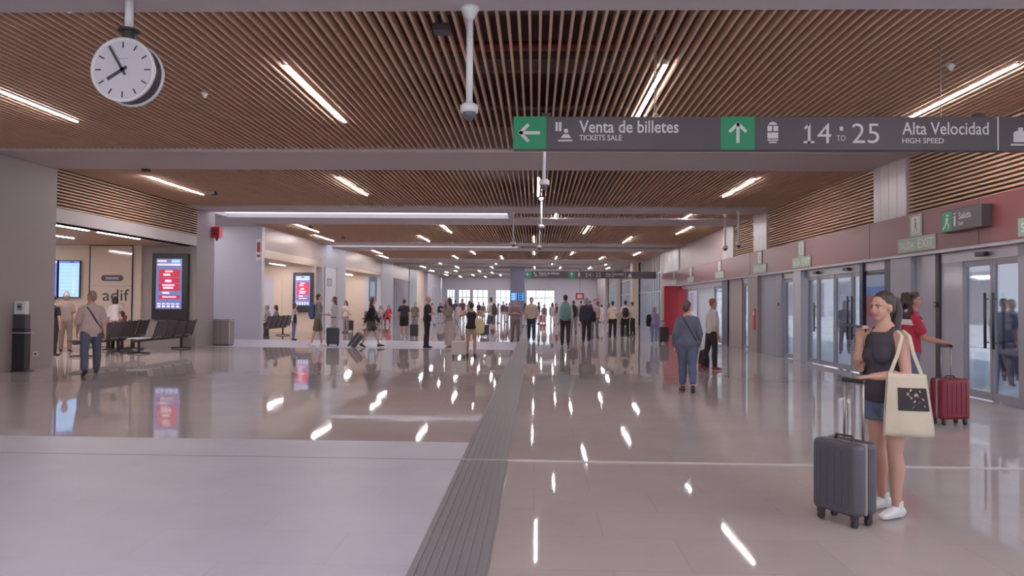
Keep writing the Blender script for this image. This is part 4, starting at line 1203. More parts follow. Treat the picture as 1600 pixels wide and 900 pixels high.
    if legs_mat:
        C = MB(); inf = .012 * S * loose
        lo = [-.075, -.03, .03, .10, .15]
        C.sweep([Sc(sp(o) if o > 0 else Vector((0, 0, o))) for o in lo], [tuple(r + inf * (1 if o < .09 else .45) for r in tor(o)) for o in lo], n=20, cap=True)
        if legs_kind == 'skirt':
            hz = legj[0][2] * .5 + legj[1][2] * .5
            C.sweep([Sc((0, 0, .05)), Sc((0, 0, -.15)), Sc((hz.x, hz.y * .6, hz.z * .55)), Sc((hz.x, hz.y, hz.z + .03))], [(.19 * S, .13 * S), (.2 * S, .15 * S), (.2 * S, .17 * S), (.21 * S, .2 * S)], n=20, cap=False)
        else:
            fr = {'trousers': 1.95, 'shorts': .78, 'short_shorts': .42, 'cropped': 1.75, 'bermuda': .95}[legs_kind]
            for i, s in enumerate((-1, 1)):
                h_, k_, a_, F = legj[i]
                pts = [h_ + Vector((0, 0, .03)), h_ * .75 + k_ * .25]; rr = [.085 * lg * S + inf, .088 * lg * S + inf]
                if fr < 1:
                    pts.append(h_ + (k_ - h_) * fr); rr.append((.086 - .022 * max(0, fr - .25)) * lg * S + inf * 1.8)
                else:
                    pts += [h_ * .4 + k_ * .6, k_]; rr += [.070 * lg * S + inf, .055 * lg * S + inf * 1.3]
                    e2 = k_ + (a_ - k_) * (fr - 1)
                    pts += [k_ * .65 + a_ * .35 + F @ Vector((0, -.01, 0)), e2]; rr += [.056 * lg * S + inf * 1.2, .040 * lg * S + inf * 1.5]
                C.sweep([Sc(q) for q in pts], rr, n=16, cap=fr > 1)
        C.build({'trousers': 'trousers', 'skirt': 'skirt', 'cropped': 'trousers'}.get(legs_kind, 'shorts'), legs_mat, body, smooth=True, remesh=max(vox, .009) * S)
    for i, s in enumerate((-1, 1)):
        h_, k_, a_, F = legj[i]
        C = MB(); fp = lambda y, z: Sc(a_ + F @ Vector((s * y * .12, y, z)))
        C.sweep([fp(-.046, -.038), fp(.03, -.030), fp(.11, -.047), fp(.165, -.055)], [(.038 * S, .040 * S), (.040 * S, .044 * S), (.045 * S, .030 * S), (.034 * S, .02 * S)], n=14)
        C.sweep([fp(-.04, -.067), fp(.03, -.067), fp(.12, -.067), fp(.17, -.067)], [(.034 * S, .011 * S), (.034 * S, .011 * S), (.043 * S, .011 * S), (.032 * S, .011 * S)], n=12)
        if shoes is not None and not barefoot:
            C.sweep([fp(-.01, -.03), fp(-.012, .03 if sock is None else .05)], [.042 * S, .041 * S], n=12, cap=False)
        C.build('shoe', shoes, body, smooth=True, remesh=max(vox * .7, .007) * S)
    M = Matrix.Translation((loc.x, loc.y, z0)) @ Matrix.Rotation(-R(psi), 4, 'Z')
    info = dict(M=M, S=S, hands=[M @ h[0] for h in hands], wrists=[M @ h[1] for h in hands], sp=lambda o, x=0, y=0: M @ Sc(T @ Vector((x, y, o))),
                sh=[M @ Sc(q[0]) for q in sj], head=lambda x, y, z: M @ hp_(x, y, z), T=T, Sc=Sc, body=body, psi=psi, loc=loc, tor=tor)
    return info

def backpack(pi, label, m, w=.15, h=.22, d=.085, side=None, z=.27, gap=.115):
    """rucksack on the back of a person (side=None) or hung from one shoulder"""
    S = pi['S']; T = pi['T']; Sc = pi['Sc']
    g = MB(); yb = -(gap + d)
    x0 = 0 if side is None else side * .12
    pt = lambda x, y, o: Sc(T @ Vector((x0 + x, y, o)))
    g.sweep([pt(0, yb, z - h), pt(0, yb, z - h * .5), pt(0, yb, z + h * .4), pt(0, yb + .02, z + h)], [(w * S * .95, d * S), (w * S * 1.05, d * 1.1 * S), (w * S, d * S), (w * S * .7, d * .65 * S)], n=18)
    root = g.build('backpack', m, smooth=True, remesh=.012)
    root.matrix_world = pi['M']
    g = MB(); g.sweep([pt(0, yb - d * .9, z - h * .8), pt(0, yb - d * 1.0, z - h * .1)], [(w * .72 * S, d * .42 * S)] * 2, n=14); g.build('pocket', m, root, smooth=True, remesh=.012)
    for s in ((-1, 1) if side is None else (side,)):
        g = MB(); xs = s * .10 if side is None else 0.0
        q = lambda x, y, o: Sc(T @ Vector((x, y, o)))
        xa = xs if side is None else side * .13
        g.sweep([q(xa, -gap, z + h * .75), q(xa, -.05, .505), q(xa, .06, .50), q(xa, .128, .40), q(xa, .12, .25), q(xa * 1.4, .02, .14), q(xa * 1.2, -gap, z - h * .7)], [(.022 * S, .008 * S)] * 7, n=8)
        g.build('strap', M_BLACK, root, smooth=True)
    return tag(root, label, 'backpack')

def suitcase(label, pos, yaw, w=.36, d=.22, h=.52, m=None, handle=None, tilt=0.0, group=None, light=None, handle_y=None):
    """wheeled case; broad face towards local -y, handle at local +y; yaw about z, tilt leans it towards +y (handle side)"""
    t = empty('suitcase', pos)
    t.rotation_euler = Euler((-R(tilt), 0, yaw), 'XYZ')
    z0 = .075
    f = MB(); f.box(-w / 2, w / 2, -d / 2, -.012, z0, z0 + h); b = f.build('shell', m, t, bevel=.04, seg=4)
    f = MB(); f.box(-w / 2, w / 2, .012, d / 2, z0, z0 + h); f.build('shell', m, t, bevel=.04, seg=4)
    f = MB(); f.box(-w / 2 + .006, w / 2 - .006, -.014, .014, z0 + .006, z0 + h - .006); f.build('zip_band', light or M_ALUPAINT, t, bevel=.012)
    f = MB()
    for k in range(5):
        x = -w / 2 + .07 + k * (w - .14) / 4
        f.box(x - .008, x + .008, -d / 2 - .006, -d / 2 + .004, z0 + .06, z0 + h - .06)
    f.build('rib', m, t, bevel=.003)
    f = MB(); f.sweep([(-.07, 0, z0 + h - .005), (-.06, 0, z0 + h + .028), (.06, 0, z0 + h + .028), (.07, 0, z0 + h - .005)], [(.012, .008)] * 4, ref=(0, 1, 0), n=8); f.build('carry_handle', M_BLACK, t, smooth=True)
    for sx in (-1, 1):
        for sy in (-1, 1):
            x, y = sx * (w / 2 - .05), sy * (d / 2 - .045)
            f = MB(); f.cyl((x - .012, y, .028), (x + .012, y, .028), .028, n=14); wh = f.build('wheel', M_BLACK, t)
            f = MB(); f.box(x - .022, x + .022, y - .02, y + .02, .045, z0 + .012); f.build('wheel_housing', M_DARK, wh, bevel=.005)
    if handle:
        hy = d / 2 - .04 if handle_y is None else handle_y
        f = MB()
        for s in (-1, 1):
            f.cyl((s * .075, hy, z0 + h - .02), (s * .075, hy, z0 + h + handle), .009, n=8)
        hd = f.build('pull_handle', M_STEEL, t, smooth=True)
        f = MB(); f.box(-.09, .09, hy - .016, hy + .016, z0 + h + handle - .012, z0 + h + handle + .018); f.build('grip', M_BLACK, hd, bevel=.008)
    return tag(t, label, 'suitcase', group)

def bag(label, pos, yaw, w, d, h, m, strap=None, name='shoulder_bag'):
    g = MB(); g.sweep([(0, 0, -h / 2), (0, 0, 0), (0, 0, h / 2)], [(w * .5, d * .5), (w * .52, d * .55), (w * .42, d * .35)], n=16)
    o = g.build(name, m, smooth=True, remesh=.012)
    o.location = pos; o.rotation_euler = (0, 0, yaw)
    if strap:
        Mi = (Matrix.Translation(pos) @ Matrix.Rotation(yaw, 4, 'Z')).inverted()
        g = MB(); g.sweep([Mi @ Vector(p) for p in strap], [(.016, .006)] * len(strap), n=8); g.build('strap', m, o, smooth=True)
    return tag(o, label, 'bag')

def crossbody(pi, m, s=1):
    """narrow strap running from one shoulder to the other hip, a part of the wearer"""
    Sc, T, S = pi['Sc'], pi['T'], pi['S']
    q = lambda x, y, o: Sc(T @ Vector((x, y, o)))
    def rb(o):
        a = pi['tor'](o); return a[1] / S + .026
    def ra(o):
        a = pi['tor'](o); return a[0] / S + .026
    pts = []
    for side in (1, -1):
        for k in range(6):
            u = k / 5
            o = .49 + (.06 - .49) * u; x = s * (.09 - (.09 + .15) * u)
            lim = ra(o); x = max(-lim * .98, min(lim * .98, x))
            y = side * rb(o) * math.sqrt(max(0.02, 1 - (x / lim) ** 2))
            pts.append((side, q(x, y, o)))
    loop = [p for sd, p in pts if sd == 1] + [p for sd, p in pts if sd == -1][::-1]
    loop = [q(s * .09, 0, .535)] + loop + [q(s * .09, 0, .535)]
    g = MB(); g.sweep(loop, [(.016 * S, .006 * S)] * len(loop), n=8); g.build('bag_strap', m, pi['body'], smooth=True)

def exec_people():
    J = cloth('denim', 96, 104, 126); JD = cloth('dark denim', 62, 64, 84); BK = cloth('black', 50, 44, 48); WH = cloth('white', 214, 204, 204)
    # ---------- near woman with the tote bag
    pw = person('woman in dark sleeveless top and denim shorts talking into her phone', foot=(1385, 803), top=459, psi=252, hair=('pony', 'dark'), shirt=cloth('charcoal', 74, 68, 76), sleeve='none', hem=-.05,
                legs_mat=J, legs_kind='short_shorts', shoes=M_SHOEW, pose=((3, 4, .05), (-3, 5, .05)), arms=(((.22, .02, -1), (-.42, 1, -.08)), ((.0, .42, -.9), (-.30, .22, 1.0))), lean=1, head=(6, -4), girth=1.08, fem=True, vox=.0055,
                curl=(.95, .75), palm=((0, 0, -1), (-1, .2, 0)), sock=True)
    # phone in the raised hand
    h = pw['hands'][1]; w = pw['wrists'][1]
    t = empty('phone', h + Vector((-.035, .0, .03)), -R(252))
    t.rotation_euler = (R(12), 0, -R(252))
    f = MB(); f.box(-.037, .037, -.06, .085, -.005, .005); f.build('body', M_PHONE, t, bevel=.004)
    f = MB(); f.box(-.033, .033, -.055, .08, .005, .0058); f.build('screen', M_BLACK, t)
    f = MB(); f.box(-.03, -.005, .05, .078, -.0075, -.005); f.build('camera_bump', M_DARK, t)
    tag(t, 'dark phone held flat before the near woman\'s mouth', 'phone')
    # dark suitcase under the other hand
    h = pw['hands'][0]
    yaw = R(-60)
    hy = .10
    hgt = h.z - .075 - .50
    hx = h + Vector((-.045, .0, -.005))
    pos = Vector((hx.x, hx.y, 0)) - Matrix.Rotation(yaw, 3, 'Z') @ Vector((0, hy, 0))
    suitcase('charcoal hard shell suitcase with raised handle beside the near woman', pos, yaw, .37, .23, .50, mat('charcoal shell', s2l(84, 80, 88), .35, var=.06), handle=hgt, handle_y=hy, light=mat('pale zip band', s2l(150, 140, 140), .5))
    # cream tote bag on the near shoulder
    yt = pw['loc'].y - .22
    P = lambda x, y, k=0.0: at_y(x, y, yt + k)
    tl, tr, br_, bl = P(1386, 583), P(1446, 585), P(1461, 684), P(1381, 680)
    c = (tl + tr + br_ + bl) / 4
    nx, nz = 14, 14
    g = MB(); vs = []
    for side in (0, 1):
        for j in range(nz + 1):
            for i in range(nx + 1):
                u, v = i / nx, j / nz
                p = (bl * (1 - u) + br_ * u) * (1 - v) + (tl * (1 - u) + tr * u) * v
                bul = .012 + .045 * math.sin(math.pi * u) ** .6 * (1 - v * .75) * (math.sin(math.pi * min(1, v * .92 + .08)) ** .5 if v < .5 else 1)
                wob = .006 * math.sin(9 * u + 4 * v) * (1 - v)
                vs.append(p - c + Vector((0, (-bul if side == 0 else bul) + wob, 0)))
    n1 = (nx + 1) * (nz + 1); fs = []
    for j in range(nz):
        for i in range(nx):
            a = j * (nx + 1) + i
            fs.append((a, a + 1, a + nx + 2, a + nx + 1)); fs.append((n1 + a, n1 + a + nx + 1, n1 + a + nx + 2, n1 + a + 1))
    for i in range(nx):
        for r_ in (0, nz):
            a = r_ * (nx + 1) + i
            fs.append((a, a + 1, n1 + a + 1, n1 + a) if r_ else (a, n1 + a, n1 + a + 1, a + 1))
    for j in range(nz):
        for i in (0, nx):
            a = j * (nx + 1) + i; b = a + nx + 1
            fs.append((a, b, n1 + b, n1 + a) if i else (a, n1 + a, n1 + b, b))
    g.add(vs, fs)
    tote = g.build('tote_bag', cloth('cream canvas', 206, 190, 170, .05), smooth=True)
    tote.location = c
    def front(u, v, e=.004):
        p = (bl * (1 - u) + br_ * u) * (1 - v) + (tl * (1 - u) + tr * u) * v
        bul = .012 + .045 * math.sin(math.pi * u) ** .6 * (1 - v * .75) * (math.sin(math.pi * min(1, v * .92 + .08)) ** .5 if v < .5 else 1)
        wob = .006 * math.sin(9 * u + 4 * v) * (1 - v)
        return p - c + Vector((0, -bul + wob - e, 0))
    g = MB()
    for i in range(10):
        for j in range(6):
            f_ = lambda a, b: front(.22 + .70 * a / 10, .42 + .36 * b / 6)
            g.add([f_(i, j), f_(i + 1, j), f_(i + 1, j + 1), f_(i, j + 1)], [(0, 1, 2, 3)])
    rnd = random.Random(3)
    for k in range(16):
        u = .42 + .45 * rnd.random(); v = .47 + .28 * rnd.random(); r_ = .012 + .02 * rnd.random()
        g.add([front(u + r_ * math.cos(q * 1.047) * 1.4, v + r_ * math.sin(q * 1.047 + k), .007) for q in range(6)], [tuple(range(6))], 1)
    g.build('print', [cloth('print black', 66, 58, 60), cloth('print pale', 176, 166, 158)], tote)
    shp = pw['sh'][0]
    for a, b, s_ in ((1390, 1391, -.05), (1440, 1424, .05)):
        g = MB(); e0 = P(a, 586); top = shp + Vector((0, 0, .058)) + Vector((s_ * .4, 0, 0))
        mid = e0 * .5 + shp * .5 + Vector((.0, -.035, .02))
        g.sweep([e0 - c, mid - c, shp + Vector((s_ * .5, -.075, .02)) - c, top - c, shp + Vector((s_ * .5 - .01, .07, .03)) - c, shp + Vector((s_ * .8, .085, -.12)) - c], [(.014, .004)] * 6, ref=(1, 0, 0), n=8)
        g.build('strap', cloth('strap cream', 206, 190, 170, .05), tote, smooth=True)
    tag(tote, 'cream canvas tote bag with dark printed patch on the near woman\'s shoulder', 'bag')

    # ---------- woman with red suitcase
    c2 = on_z(1480, 663)
    pr = person('woman in red and white top with curly hair pulling a red suitcase', loc=Vector((c2.x - .33, c2.y + .28, 0)), H=1.70, psi=98, hair=('curly', 'dark'), skin=SKIN2, shirt=cloth('red', 172, 54, 72), sleeve='short', legs_mat=J,
                pose=STEP, arms=(HANG, ((.1, .35, -.95), (-.05, 1, -.2))), girth=1.0, fem=True, vox=.009, curl=(.4, .9), palm=(None, (0, 0, -1)), lean=3, head=(-10, 0))
    # white and navy bands over the chest are part of the top
    T, Sc, S, tor = pr['T'], pr['Sc'], pr['S'], pr['tor']
    g = MB(); g.sweep([Sc(T @ Vector((0, 0, o))) for o in (.37, .42, .45)], [tuple(r + .024 * S for r in tor(o)) for o in (.37, .42, .45)], n=22, cap=False); g.build('white_yoke', WH, pr['body'], smooth=True)
    g = MB(); g.sweep([Sc(T @ Vector((0, 0, o))) for o in (.45, .49, .525)], [tuple(r + .026 * S for r in tor(.45)), tuple(r + .026 * S for r in tor(.49)), (.09 * S, .075 * S)], n=22, cap=False); g.build('navy_collar', cloth('navy', 60, 60, 86), pr['body'], smooth=True)
    h = pr['hands'][1]
    suitcase('deep red hard shell suitcase near the right glass doors', Vector((h.x - .06, h.y, 0)) - Matrix.Rotation(R(14), 3, 'Z') @ Vector((0, .06, 0)), R(14), .42, .24, .52, mat('red shell', s2l(126, 22, 38), .35), handle=h.z - .60, handle_y=.06)

    # ---------- woman in denim, seen from behind
    pb = person('woman in denim shirt and jeans walking away past the red portal', foot=(1074, 613), top=471, psi=4, hair=('lowbun', 'brown'), shirt=cloth('denim shirt', 98, 100, 116), sleeve='long', hem=-.09, legs_mat=cloth('blue jeans', 92, 99, 122), legs_kind='cropped',
                pose=((8, 4, -.02), (-9, 14, -.03)), arms=(((.24, -.05, -1), (.05, .2, -1)), ((.24, .05, -1), (-.05, .3, -1))), girth=1.14, hipgirth=1.24, fem=True, vox=.009, head=(-35, 0), loose=1.0)
    crossbody(pb, M_DARK, -1)
    po = person('ginger haired man in white shirt and red shoes by the denim clad woman', foot=(1112, 578), top=467, psi=75, hair=('short', 'ginger'), shirt=cloth('pale shirt', 200, 190, 188), sleeve='half', legs_mat=cloth('dark trousers', 62, 52, 56), shoes=M_SHOER,
                pose=((-10, 10, .03), (4, 4, .03)), arms=(HANG, HANG), vox=.011)
    bag('black soft bag standing on the floor between the denim woman and man', on_z(1101, 575) + Vector((0, .08, .18)), R(20), .28, .2, .38, cloth('bag black', 48, 44, 54), name='holdall')
    # ---------- man walking at the left
    pm = person('grey haired man in pale pink shirt and jeans walking among the benches', foot=(141, 586), top=453, psi=-42, hair=('short', 'blond'), shirt=cloth('pale pink shirt', 190, 168, 164), sleeve='half', hem=-.12, legs_mat=cloth('washed jeans', 92, 97, 114), pose=((-18, 14, .13), (22, 6, .13)),
                arms=(WALK_F, WALK_B), girth=1.08, vox=.011, loose=1.4, head=(25, 0))
    crossbody(pm, M_DARK, -1)

    # ---------- waiting room
    person('woman in black top with short dark hair standing behind the waiting benches', loc=at_y(82, 500, 19.4) * Vector((1, 1, 0)) if False else Vector((at_y(82, 500, 19.4).x, 19.4, 0)), H=1.6, psi=5, hair=('bun', 'black'), shirt=BK, sleeve='short', legs_mat=BK, fem=True, vox=.014)
    person('man with pale brimmed hat facing the departure screens', loc=Vector((at_y(103, 500, 20.8).x, 20.8, 0)), H=1.66, psi=-20, hair=('short', 'grey'), shirt=cloth('grey brown', 134, 116, 112), sleeve='short', legs_mat=cloth('taupe', 120, 104, 98), hat=mat('straw hat', s2l(180, 164, 154), .8), vox=.014)
    person('dark haired person in white T-shirt behind the man in pink', loc=Vector((at_y(181, 500, 22.6).x, 22.6, 0)), H=1.64, psi=-40, hair=('bob', 'black'), shirt=WH, sleeve='half', legs_mat=cloth('beige shorts', 170, 148, 136), legs_kind='bermuda', lean=18, arms=(HANG, CARRY), vox=.014, fem=True)
    pc = person('child in dark striped top sitting with one arm raised under the wordmark', loc=Vector((-12.37, 21.68, 0)), H=1.5, psi=268, hair=('short', 'black'), shirt=cloth('dark red stripe', 112, 76, 80, .3), sleeve='short', legs_mat=BK, pose=SIT, arms=(HANG, ((.4, .1, 1), (-.1, .2, 1))), vox=.014)
    for i, (yy, lab, sh, hr, he) in enumerate(((31.3, 'grey haired seated man leaning forward on the second recess bench', cloth('grey tee', 150, 138, 138), ('short', 'grey'), -3),
                                              (32.1, 'seated woman with brown hair beside the grey haired man', cloth('taupe tee', 140, 126, 124), ('bob', 'brown'), 6))):
        person(lab, loc=Vector((-11.45, yy, 0)), H=1.72, psi=268, hair=hr, shirt=sh, legs_mat=cloth('dark grey trousers', 84, 76, 80), pose=SIT, lean=-4 + 10 * (1 - i), arms=(CARRY, CARRY), vox=.016, head=(0, -10))

    # ---------- people between the left recess and the hall's middle
    def W(label, foot, top, psi, **kw):
        kw.setdefault('vox', .013)
        return person(label, foot=foot, top=top, psi=psi, **kw)
    p = W('woman in white top and blue jeans with a dark shoulder bag', (459, 532), 474, 60, hair=('bob', 'brown'), shirt=WH, sleeve='none', legs_mat=cloth('light jeans', 112, 122, 156), fem=True, girth=1.05)
    bag('dark shoulder bag at the hip of the woman in light jeans', p['sp'](.1, .2, .0), R(-60), .26, .12, .26, BK, strap=[p['sp'](.2, .2, 0), p['sp'](.5, .12, .0), p['sp'](.2, .18, .06)])
    p = W('man in grey green T-shirt and brown shorts with blue backpack', (496, 542), 460, 75, hair=('short', 'dark'), shirt=cloth('sage grey', 128, 128, 124), sleeve='half', legs_mat=cloth('brown shorts', 112, 96, 84), legs_kind='bermuda', shoes=M_SHOEW, pose=((11, 3, .02), (-11, 6, .02)), arms=(HANG, CARRY), sock=True)
    backpack(p, 'blue backpack on the man in grey green', cloth('blue pack', 92, 100, 142))
    suitcase('dark upright suitcase in front of the man with blue backpack', on_z(520, 541), R(8), .42, .26, .56, mat('slate shell', s2l(64, 62, 70), .4), handle=.35)
    W('woman in light grey top with long hair facing the backpack man', (523, 535), 464, 262, hair=('long', 'brown'), shirt=cloth('light grey', 176, 172, 176), sleeve='long', legs_mat=cloth('light grey trousers', 186, 180, 182), fem=True, girth=1.05)
    W('woman in cream top with dark hair standing by the shop front', (540, 520), 470, 200, hair=('long', 'black'), shirt=cloth('cream top', 206, 192, 184), legs_mat=cloth('grey linen', 150, 140, 140), fem=True)
    suitcase('black suitcase beside the woman in cream by the shop', on_z(546, 518), R(10), .40, .26, .50, mat('black shell', s2l(58, 52, 56), .4), handle=.3)
    p = W('long haired woman in black top and shorts striding right with a case', (580, 543), 465, 88, hair=('long', 'brown'), shirt=BK, sleeve='long', legs_mat=cloth('olive shorts', 92, 84, 76), legs_kind='shorts', pose=((20, 4, .02), (-17, 10, .02)), arms=(WALK_F, PULL), fem=True, shoes=M_SHOED)
    crossbody(p, WH, 1)
    suitcase('grey suitcase tilted and pulled behind the striding woman in black', on_z(547, 543), R(-90), .34, .24, .50, mat('grey shell', s2l(84, 78, 84), .4), handle=.4, tilt=38)
    W('seated person in red top far behind the striding woman', (607, 507), 0, 180, H=1.7, hair=('long', 'brown'), shirt=cloth('bright red', 186, 60, 76), legs_mat=cloth('red trousers', 176, 66, 80), pose=SIT, fem=True, arms=(CARRY, CARRY), vox=.02)
    W('seated person in grey pink top left of the person in red', (595, 507), 0, 178, H=1.66, hair=('long', 'black'), shirt=cloth('grey pink', 166, 146, 156), legs_mat=cloth('mauve trousers', 150, 132, 142), pose=SIT, fem=True, arms=(CARRY, CARRY), vox=.02)
    b0 = on_z(609, 507); bench('low dark seat far down the left side under two seated people', b0.x, b0.y - .1, 3, -1, yaw=R(90))
    p = W('man in black T-shirt and black shorts seen from behind', (631, 527), 468, 5, hair=('short', 'dark'), shirt=cloth('faded black', 66, 58, 62), sleeve='short', legs_mat=BK, legs_kind='bermuda', arms=(((.45, -.15, -1), (-.1, .2, -1)), HANG), girth=1.12, shoes=M_SHOEW)
    W('person in brown green top walking behind the black suitcase', (648, 520), 472, 10, hair=('short', 'grey'), shirt=cloth('brown green', 122, 112, 104), legs_mat=cloth('grey trousers', 128, 122, 128))
    suitcase('black upright suitcase between the man in shorts and the guard', on_z(647, 528), R(5), .36, .25, .52, mat('black shell', s2l(58, 52, 56), .4), handle=.3)
    W('bald guard in black polo and black trousers with folded arms', (667, 544), 463, 80, hair=('bald', 'blond'), shirt=cloth('black polo', 52, 48, 58), sleeve='short', legs_mat=cloth('black combat', 54, 48, 54), arms=(FOLD, FOLD), girth=1.08)
    W('woman in sage top and long cream skirt with dark hair', (702, 544), 466, 250, hair=('long', 'black'), shirt=cloth('sage', 140, 132, 126), sleeve='long', legs_mat=cloth('cream skirt', 186, 172, 164), legs_kind='skirt', fem=True, arms=(PHONE, HANG), shoes=mat('tan shoe', s2l(170, 140, 124), .5))
    p = W('woman in black top and pale shorts raising both hands to her hair', (736, 558), 473, 2, hair=('bun', 'dark'), shirt=cloth('black vest', 54, 44, 48), sleeve='none', legs_mat=cloth('pale olive shorts', 158, 146, 120), legs_kind='short_shorts', arms=(((.85, .35, -.25), (-.75, .1, .55)), ((.85, .35, -.25), (-.75, .1, .55))), fem=True, girth=1.05, skin=SKIN2)
    bag('pale yellow bag at the right hip of the woman raising her hands', p['sp'](.07, .25, -.02), 0, .3, .12, .34, cloth('pale yellow', 206, 192, 150), strap=[p['sp'](.18, .25, 0), p['sp'](.50, .13, .0)])
    suitcase('white suitcase with dark base beside the woman raising her hands', on_z(717, 559), R(0), .40, .24, .40, mat('white shell', s2l(196, 186, 180), .4), light=M_DARK)
    p = W('man in white T-shirt and grey shorts carrying a dark backpack', (767, 524), 465, 300, hair=('short', 'dark'), shirt=WH, sleeve='half', legs_mat=cloth('grey shorts', 104, 98, 106), legs_kind='bermuda', arms=(CARRY, CARRY), girth=1.1, shoes=M_SHOEW, pose=STEP)
    backpack(p, 'dark olive backpack on the man in white T-shirt', cloth('dark olive', 84, 76, 74))
    suitcase('dark suitcase with pale stripes left of the man in grey shorts', on_z(757, 526), R(0), .40, .26, .46, mat('dark plum shell', s2l(70, 58, 66), .4), handle=.4, light=M_WHITE)
    W('man in mauve grey shirt and taupe trousers in the middle of the hall', (805, 533), 468, 180, hair=('bald', 'grey'), shirt=cloth('mauve grey', 140, 122, 126), sleeve='half', legs_mat=cloth('taupe trousers', 124, 108, 106), arms=(FOLD, FOLD), girth=1.1)
    W('man in beige shirt and dark jeans walking towards the camera', (830, 533), 465, 182, hair=('short', 'brown'), shirt=cloth('beige shirt', 196, 176, 162), sleeve='half', legs_mat=JD, pose=STEP, girth=1.08)
    p = W('man in white hoodie with a teal backpack walking away', (883, 541), 461, 3, hair=('short', 'black'), shirt=cloth('pale hoodie', 186, 186, 188), sleeve='long', legs_mat=cloth('dark grey trousers 2', 66, 58, 62), pose=STEP)
    backpack(p, 'teal backpack on the man in white hoodie', cloth('teal', 112, 142, 142), .17, .25, .1)
    p = W('person in dark coat with black backpack right of the teal backpack', (896, 520), 470, 8, hair=('short', 'dark'), shirt=cloth('grey coat', 112, 108, 114), sleeve='long', legs_mat=cloth('grey trousers', 128, 122, 128))
    backpack(p, 'black backpack right of the teal backpack', cloth('black pack', 58, 52, 60), .19, .26, .11)
    p = W('grey haired person in dark jacket striding away in mid hall', (916, 536), 464, 5, hair=('bob', 'grey'), shirt=cloth('dark jacket', 66, 60, 74), sleeve='long', hem=-.14, legs_mat=cloth('black trousers', 58, 50, 54), pose=STRIDE2, girth=1.1)
    bag('dark bag at the right side of the grey haired person', p['sp'](.12, .26, 0), 0, .22, .14, .3, BK, strap=[p['sp'](.22, .25, 0), p['sp'](.5, .13, 0)])
    W('thin person in pale top far behind the dark jacket', (929, 528), 468, 170, hair=('short', 'black'), shirt=cloth('pale mauve', 170, 150, 154), legs_mat=cloth('mid grey', 112, 104, 110), vox=.017)
    W('woman in white T-shirt and black trousers waiting in a queue', (957, 528), 471, 20, hair=('bun', 'black'), shirt=cloth('off white', 206, 190, 178), legs_mat=BK, fem=True, girth=1.12)
    p = W('man in white T-shirt with black backpack standing in the queue', (977, 528), 470, 5, hair=('short', 'black'), shirt=cloth('off white', 206, 190, 178), legs_mat=BK)
    backpack(p, 'black backpack with crossing straps on the queueing man', cloth('black pack', 58, 52, 60), .14, .18, .08)
    W('man in cream shirt right of the black backpack', (988, 525), 472, 300, hair=('short', 'dark'), shirt=cloth('cream shirt', 200, 186, 168), legs_mat=BK)
    suitcase('black suitcase standing between the two people in white T-shirts', on_z(968, 510) + Vector((.3, 0, 0)), R(0), .5, .3, .62, mat('black shell', s2l(58, 52, 56), .4), handle=.3)
    p = W('woman in lilac top and blue jeans with a dark shoulder bag', (1022, 538), 479, 15, hair=('bob', 'grey'), shirt=cloth('lilac', 146, 142, 170), sleeve='long', legs_mat=cloth('soft blue jeans', 120, 126, 160), fem=True, pose=STEP, shoes=M_SHOEW)
    bag('dark shoulder bag of the woman in lilac', p['sp'](.18, -.22, -.02), R(10), .26, .14, .36, BK, strap=[p['sp'](.3, -.2, 0), p['sp'](.5, -.12, 0)])
    suitcase('dark suitcase beside the woman in lilac before the red portal', on_z(1037, 537), R(8), .36, .26, .60, mat('dark plum shell', s2l(70, 58, 66), .4), handle=.2)

    # ---------- the far crowd
    rnd = random.Random(11)
    pal = [('dark', 70, 62, 70), ('grey', 130, 122, 128), ('white', 206, 196, 196), ('plum', 120, 90, 104), ('slate', 96, 98, 118), ('sand', 180, 160, 148)]
    far = [(688, 505, 473, 'left'), (697, 503, 470, 'left'), (716, 507, 474, 'left'), (722, 505, 467, 'left'), (711, 503, 469, 'left'), (733, 500, 470, 'left'), (748, 500, 472, 'mid'), (755, 501, 473, 'mid'), (778, 505, 474, 'mid'),
           (786, 504, 471, 'mid'), (792, 503, 474, 'mid'), (796, 502, 473, 'mid'), (842, 506, 472, 'door'), (850, 508, 476, 'door'), (863, 508, 473, 'door'), (869, 506, 474, 'door'), (820, 510, 474, 'door'),
           (908, 508, 470, 'right'), (922, 505, 470, 'right'), (934, 503, 471, 'right'), (940, 504, 476, 'right'), (951, 503, 474, 'right'), (875, 503, 475, 'right'), (675, 508, 474, 'left'), (770, 500, 473, 'mid')]
    place = {'left': 'before the pale left facade', 'mid': 'before the tall far windows', 'door': 'before the bright far doorway', 'right': 'by the far right glazing'}
    fgroup = 'distant travellers at the end of the hall'
    used = {}
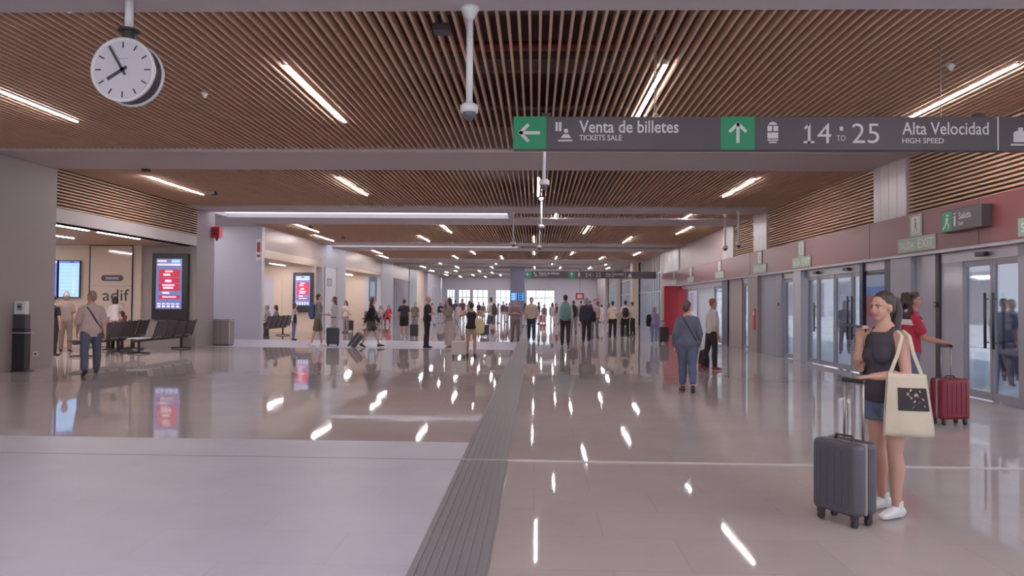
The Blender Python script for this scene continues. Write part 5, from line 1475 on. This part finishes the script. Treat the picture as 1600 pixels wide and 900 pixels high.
    for i, (x, y, t_, pl) in enumerate(far):
        n, r_, g_, b_ = pal[i % 6]; n2, r2, g2, b2 = pal[(i * 5 + 2) % 5]
        key = (n, pl); used[key] = used.get(key, 0) + 1
        nth = '' if used[key] == 1 else ', %s such from left' % ORD[used[key] - 1]
        person('tiny distant traveller in %s top %s%s' % (n, place[pl], nth), foot=(x, y), top=t_, psi=rnd.choice((0, 180, 20, 160, 90, 270)), hair=(rnd.choice(('short', 'long', 'bob')), rnd.choice(('black', 'dark', 'brown'))),
               shirt=cloth('far ' + n, r_, g_, b_), sleeve=rnd.choice(('short', 'long')), legs_mat=cloth('far ' + n2, r2, g2, b2), fem=rnd.random() < .5, vox=.028, pose=rnd.choice((STAND, STEP)), group=fgroup)
    suitcase('red suitcase far down the hall before the bright doorway', on_z(847, 505), R(10), .55, .3, .55, mat('orange red shell', s2l(190, 70, 66), .4), handle=.3)
    # people outside the right doors
    for i, (px, yy, col) in enumerate(((1568, 14.6, (96, 98, 120)), (1580, 15.6, (180, 180, 190)), (1320, 24.0, (120, 120, 136)))):
        p = Vector((at_y(px, 500, yy).x, yy, 0))
        person('person standing outside beyond the %s' % ('near sliding doors, in dark blue', 'near sliding doors, in pale top', 'second glass doors')[i], loc=p, H=1.68, psi=200, hair=('short', 'dark'), shirt=cloth('outside %d' % i, *col), legs_mat=JD, vox=.02)
exec_people()

# planters outside the doors
for i, yy in enumerate((12.5, 18.5, 27.0)):
    t = empty('planter', (13.2, yy, -.02))
    f = MB(); f.box(-.4, .4, -.9, .9, 0, .55); f.build('pot', M_OUTWALL, t, bevel=.02)
    f = MB(); rnd = random.Random(i)
    for _ in range(140):
        c = Vector((rnd.uniform(-.35, .35), rnd.uniform(-.85, .85), rnd.uniform(.55, 1.5))); a = Vector((rnd.uniform(-1, 1), rnd.uniform(-1, 1), rnd.uniform(-.3, 1))).normalized() * .16
        b = a.cross(Vector((rnd.random(), rnd.random(), rnd.random()))).normalized() * .06
        f.add([c - a, c + b, c + a, c - b], [(0, 1, 2, 3)])
    f.build('foliage', M_LEAF, t)
    tag(t, ('leafy shrub in a pale planter outside the near doors', 'leafy shrub in a pale planter outside the second doors', 'leafy shrub in a pale planter outside the farther glazing')[i], 'planter')

# ------------------------------------------------------------------ bake the modifiers into plain meshes
dg = bpy.context.evaluated_depsgraph_get(); dg.update()
done = {}
for o in list(COL.objects):
    if o.type == 'MESH' and len(o.modifiers):
        me = bpy.data.meshes.new_from_object(o.evaluated_get(dg))
        done[o] = me
for o, me in done.items():
    o.modifiers.clear()
    o.data = me
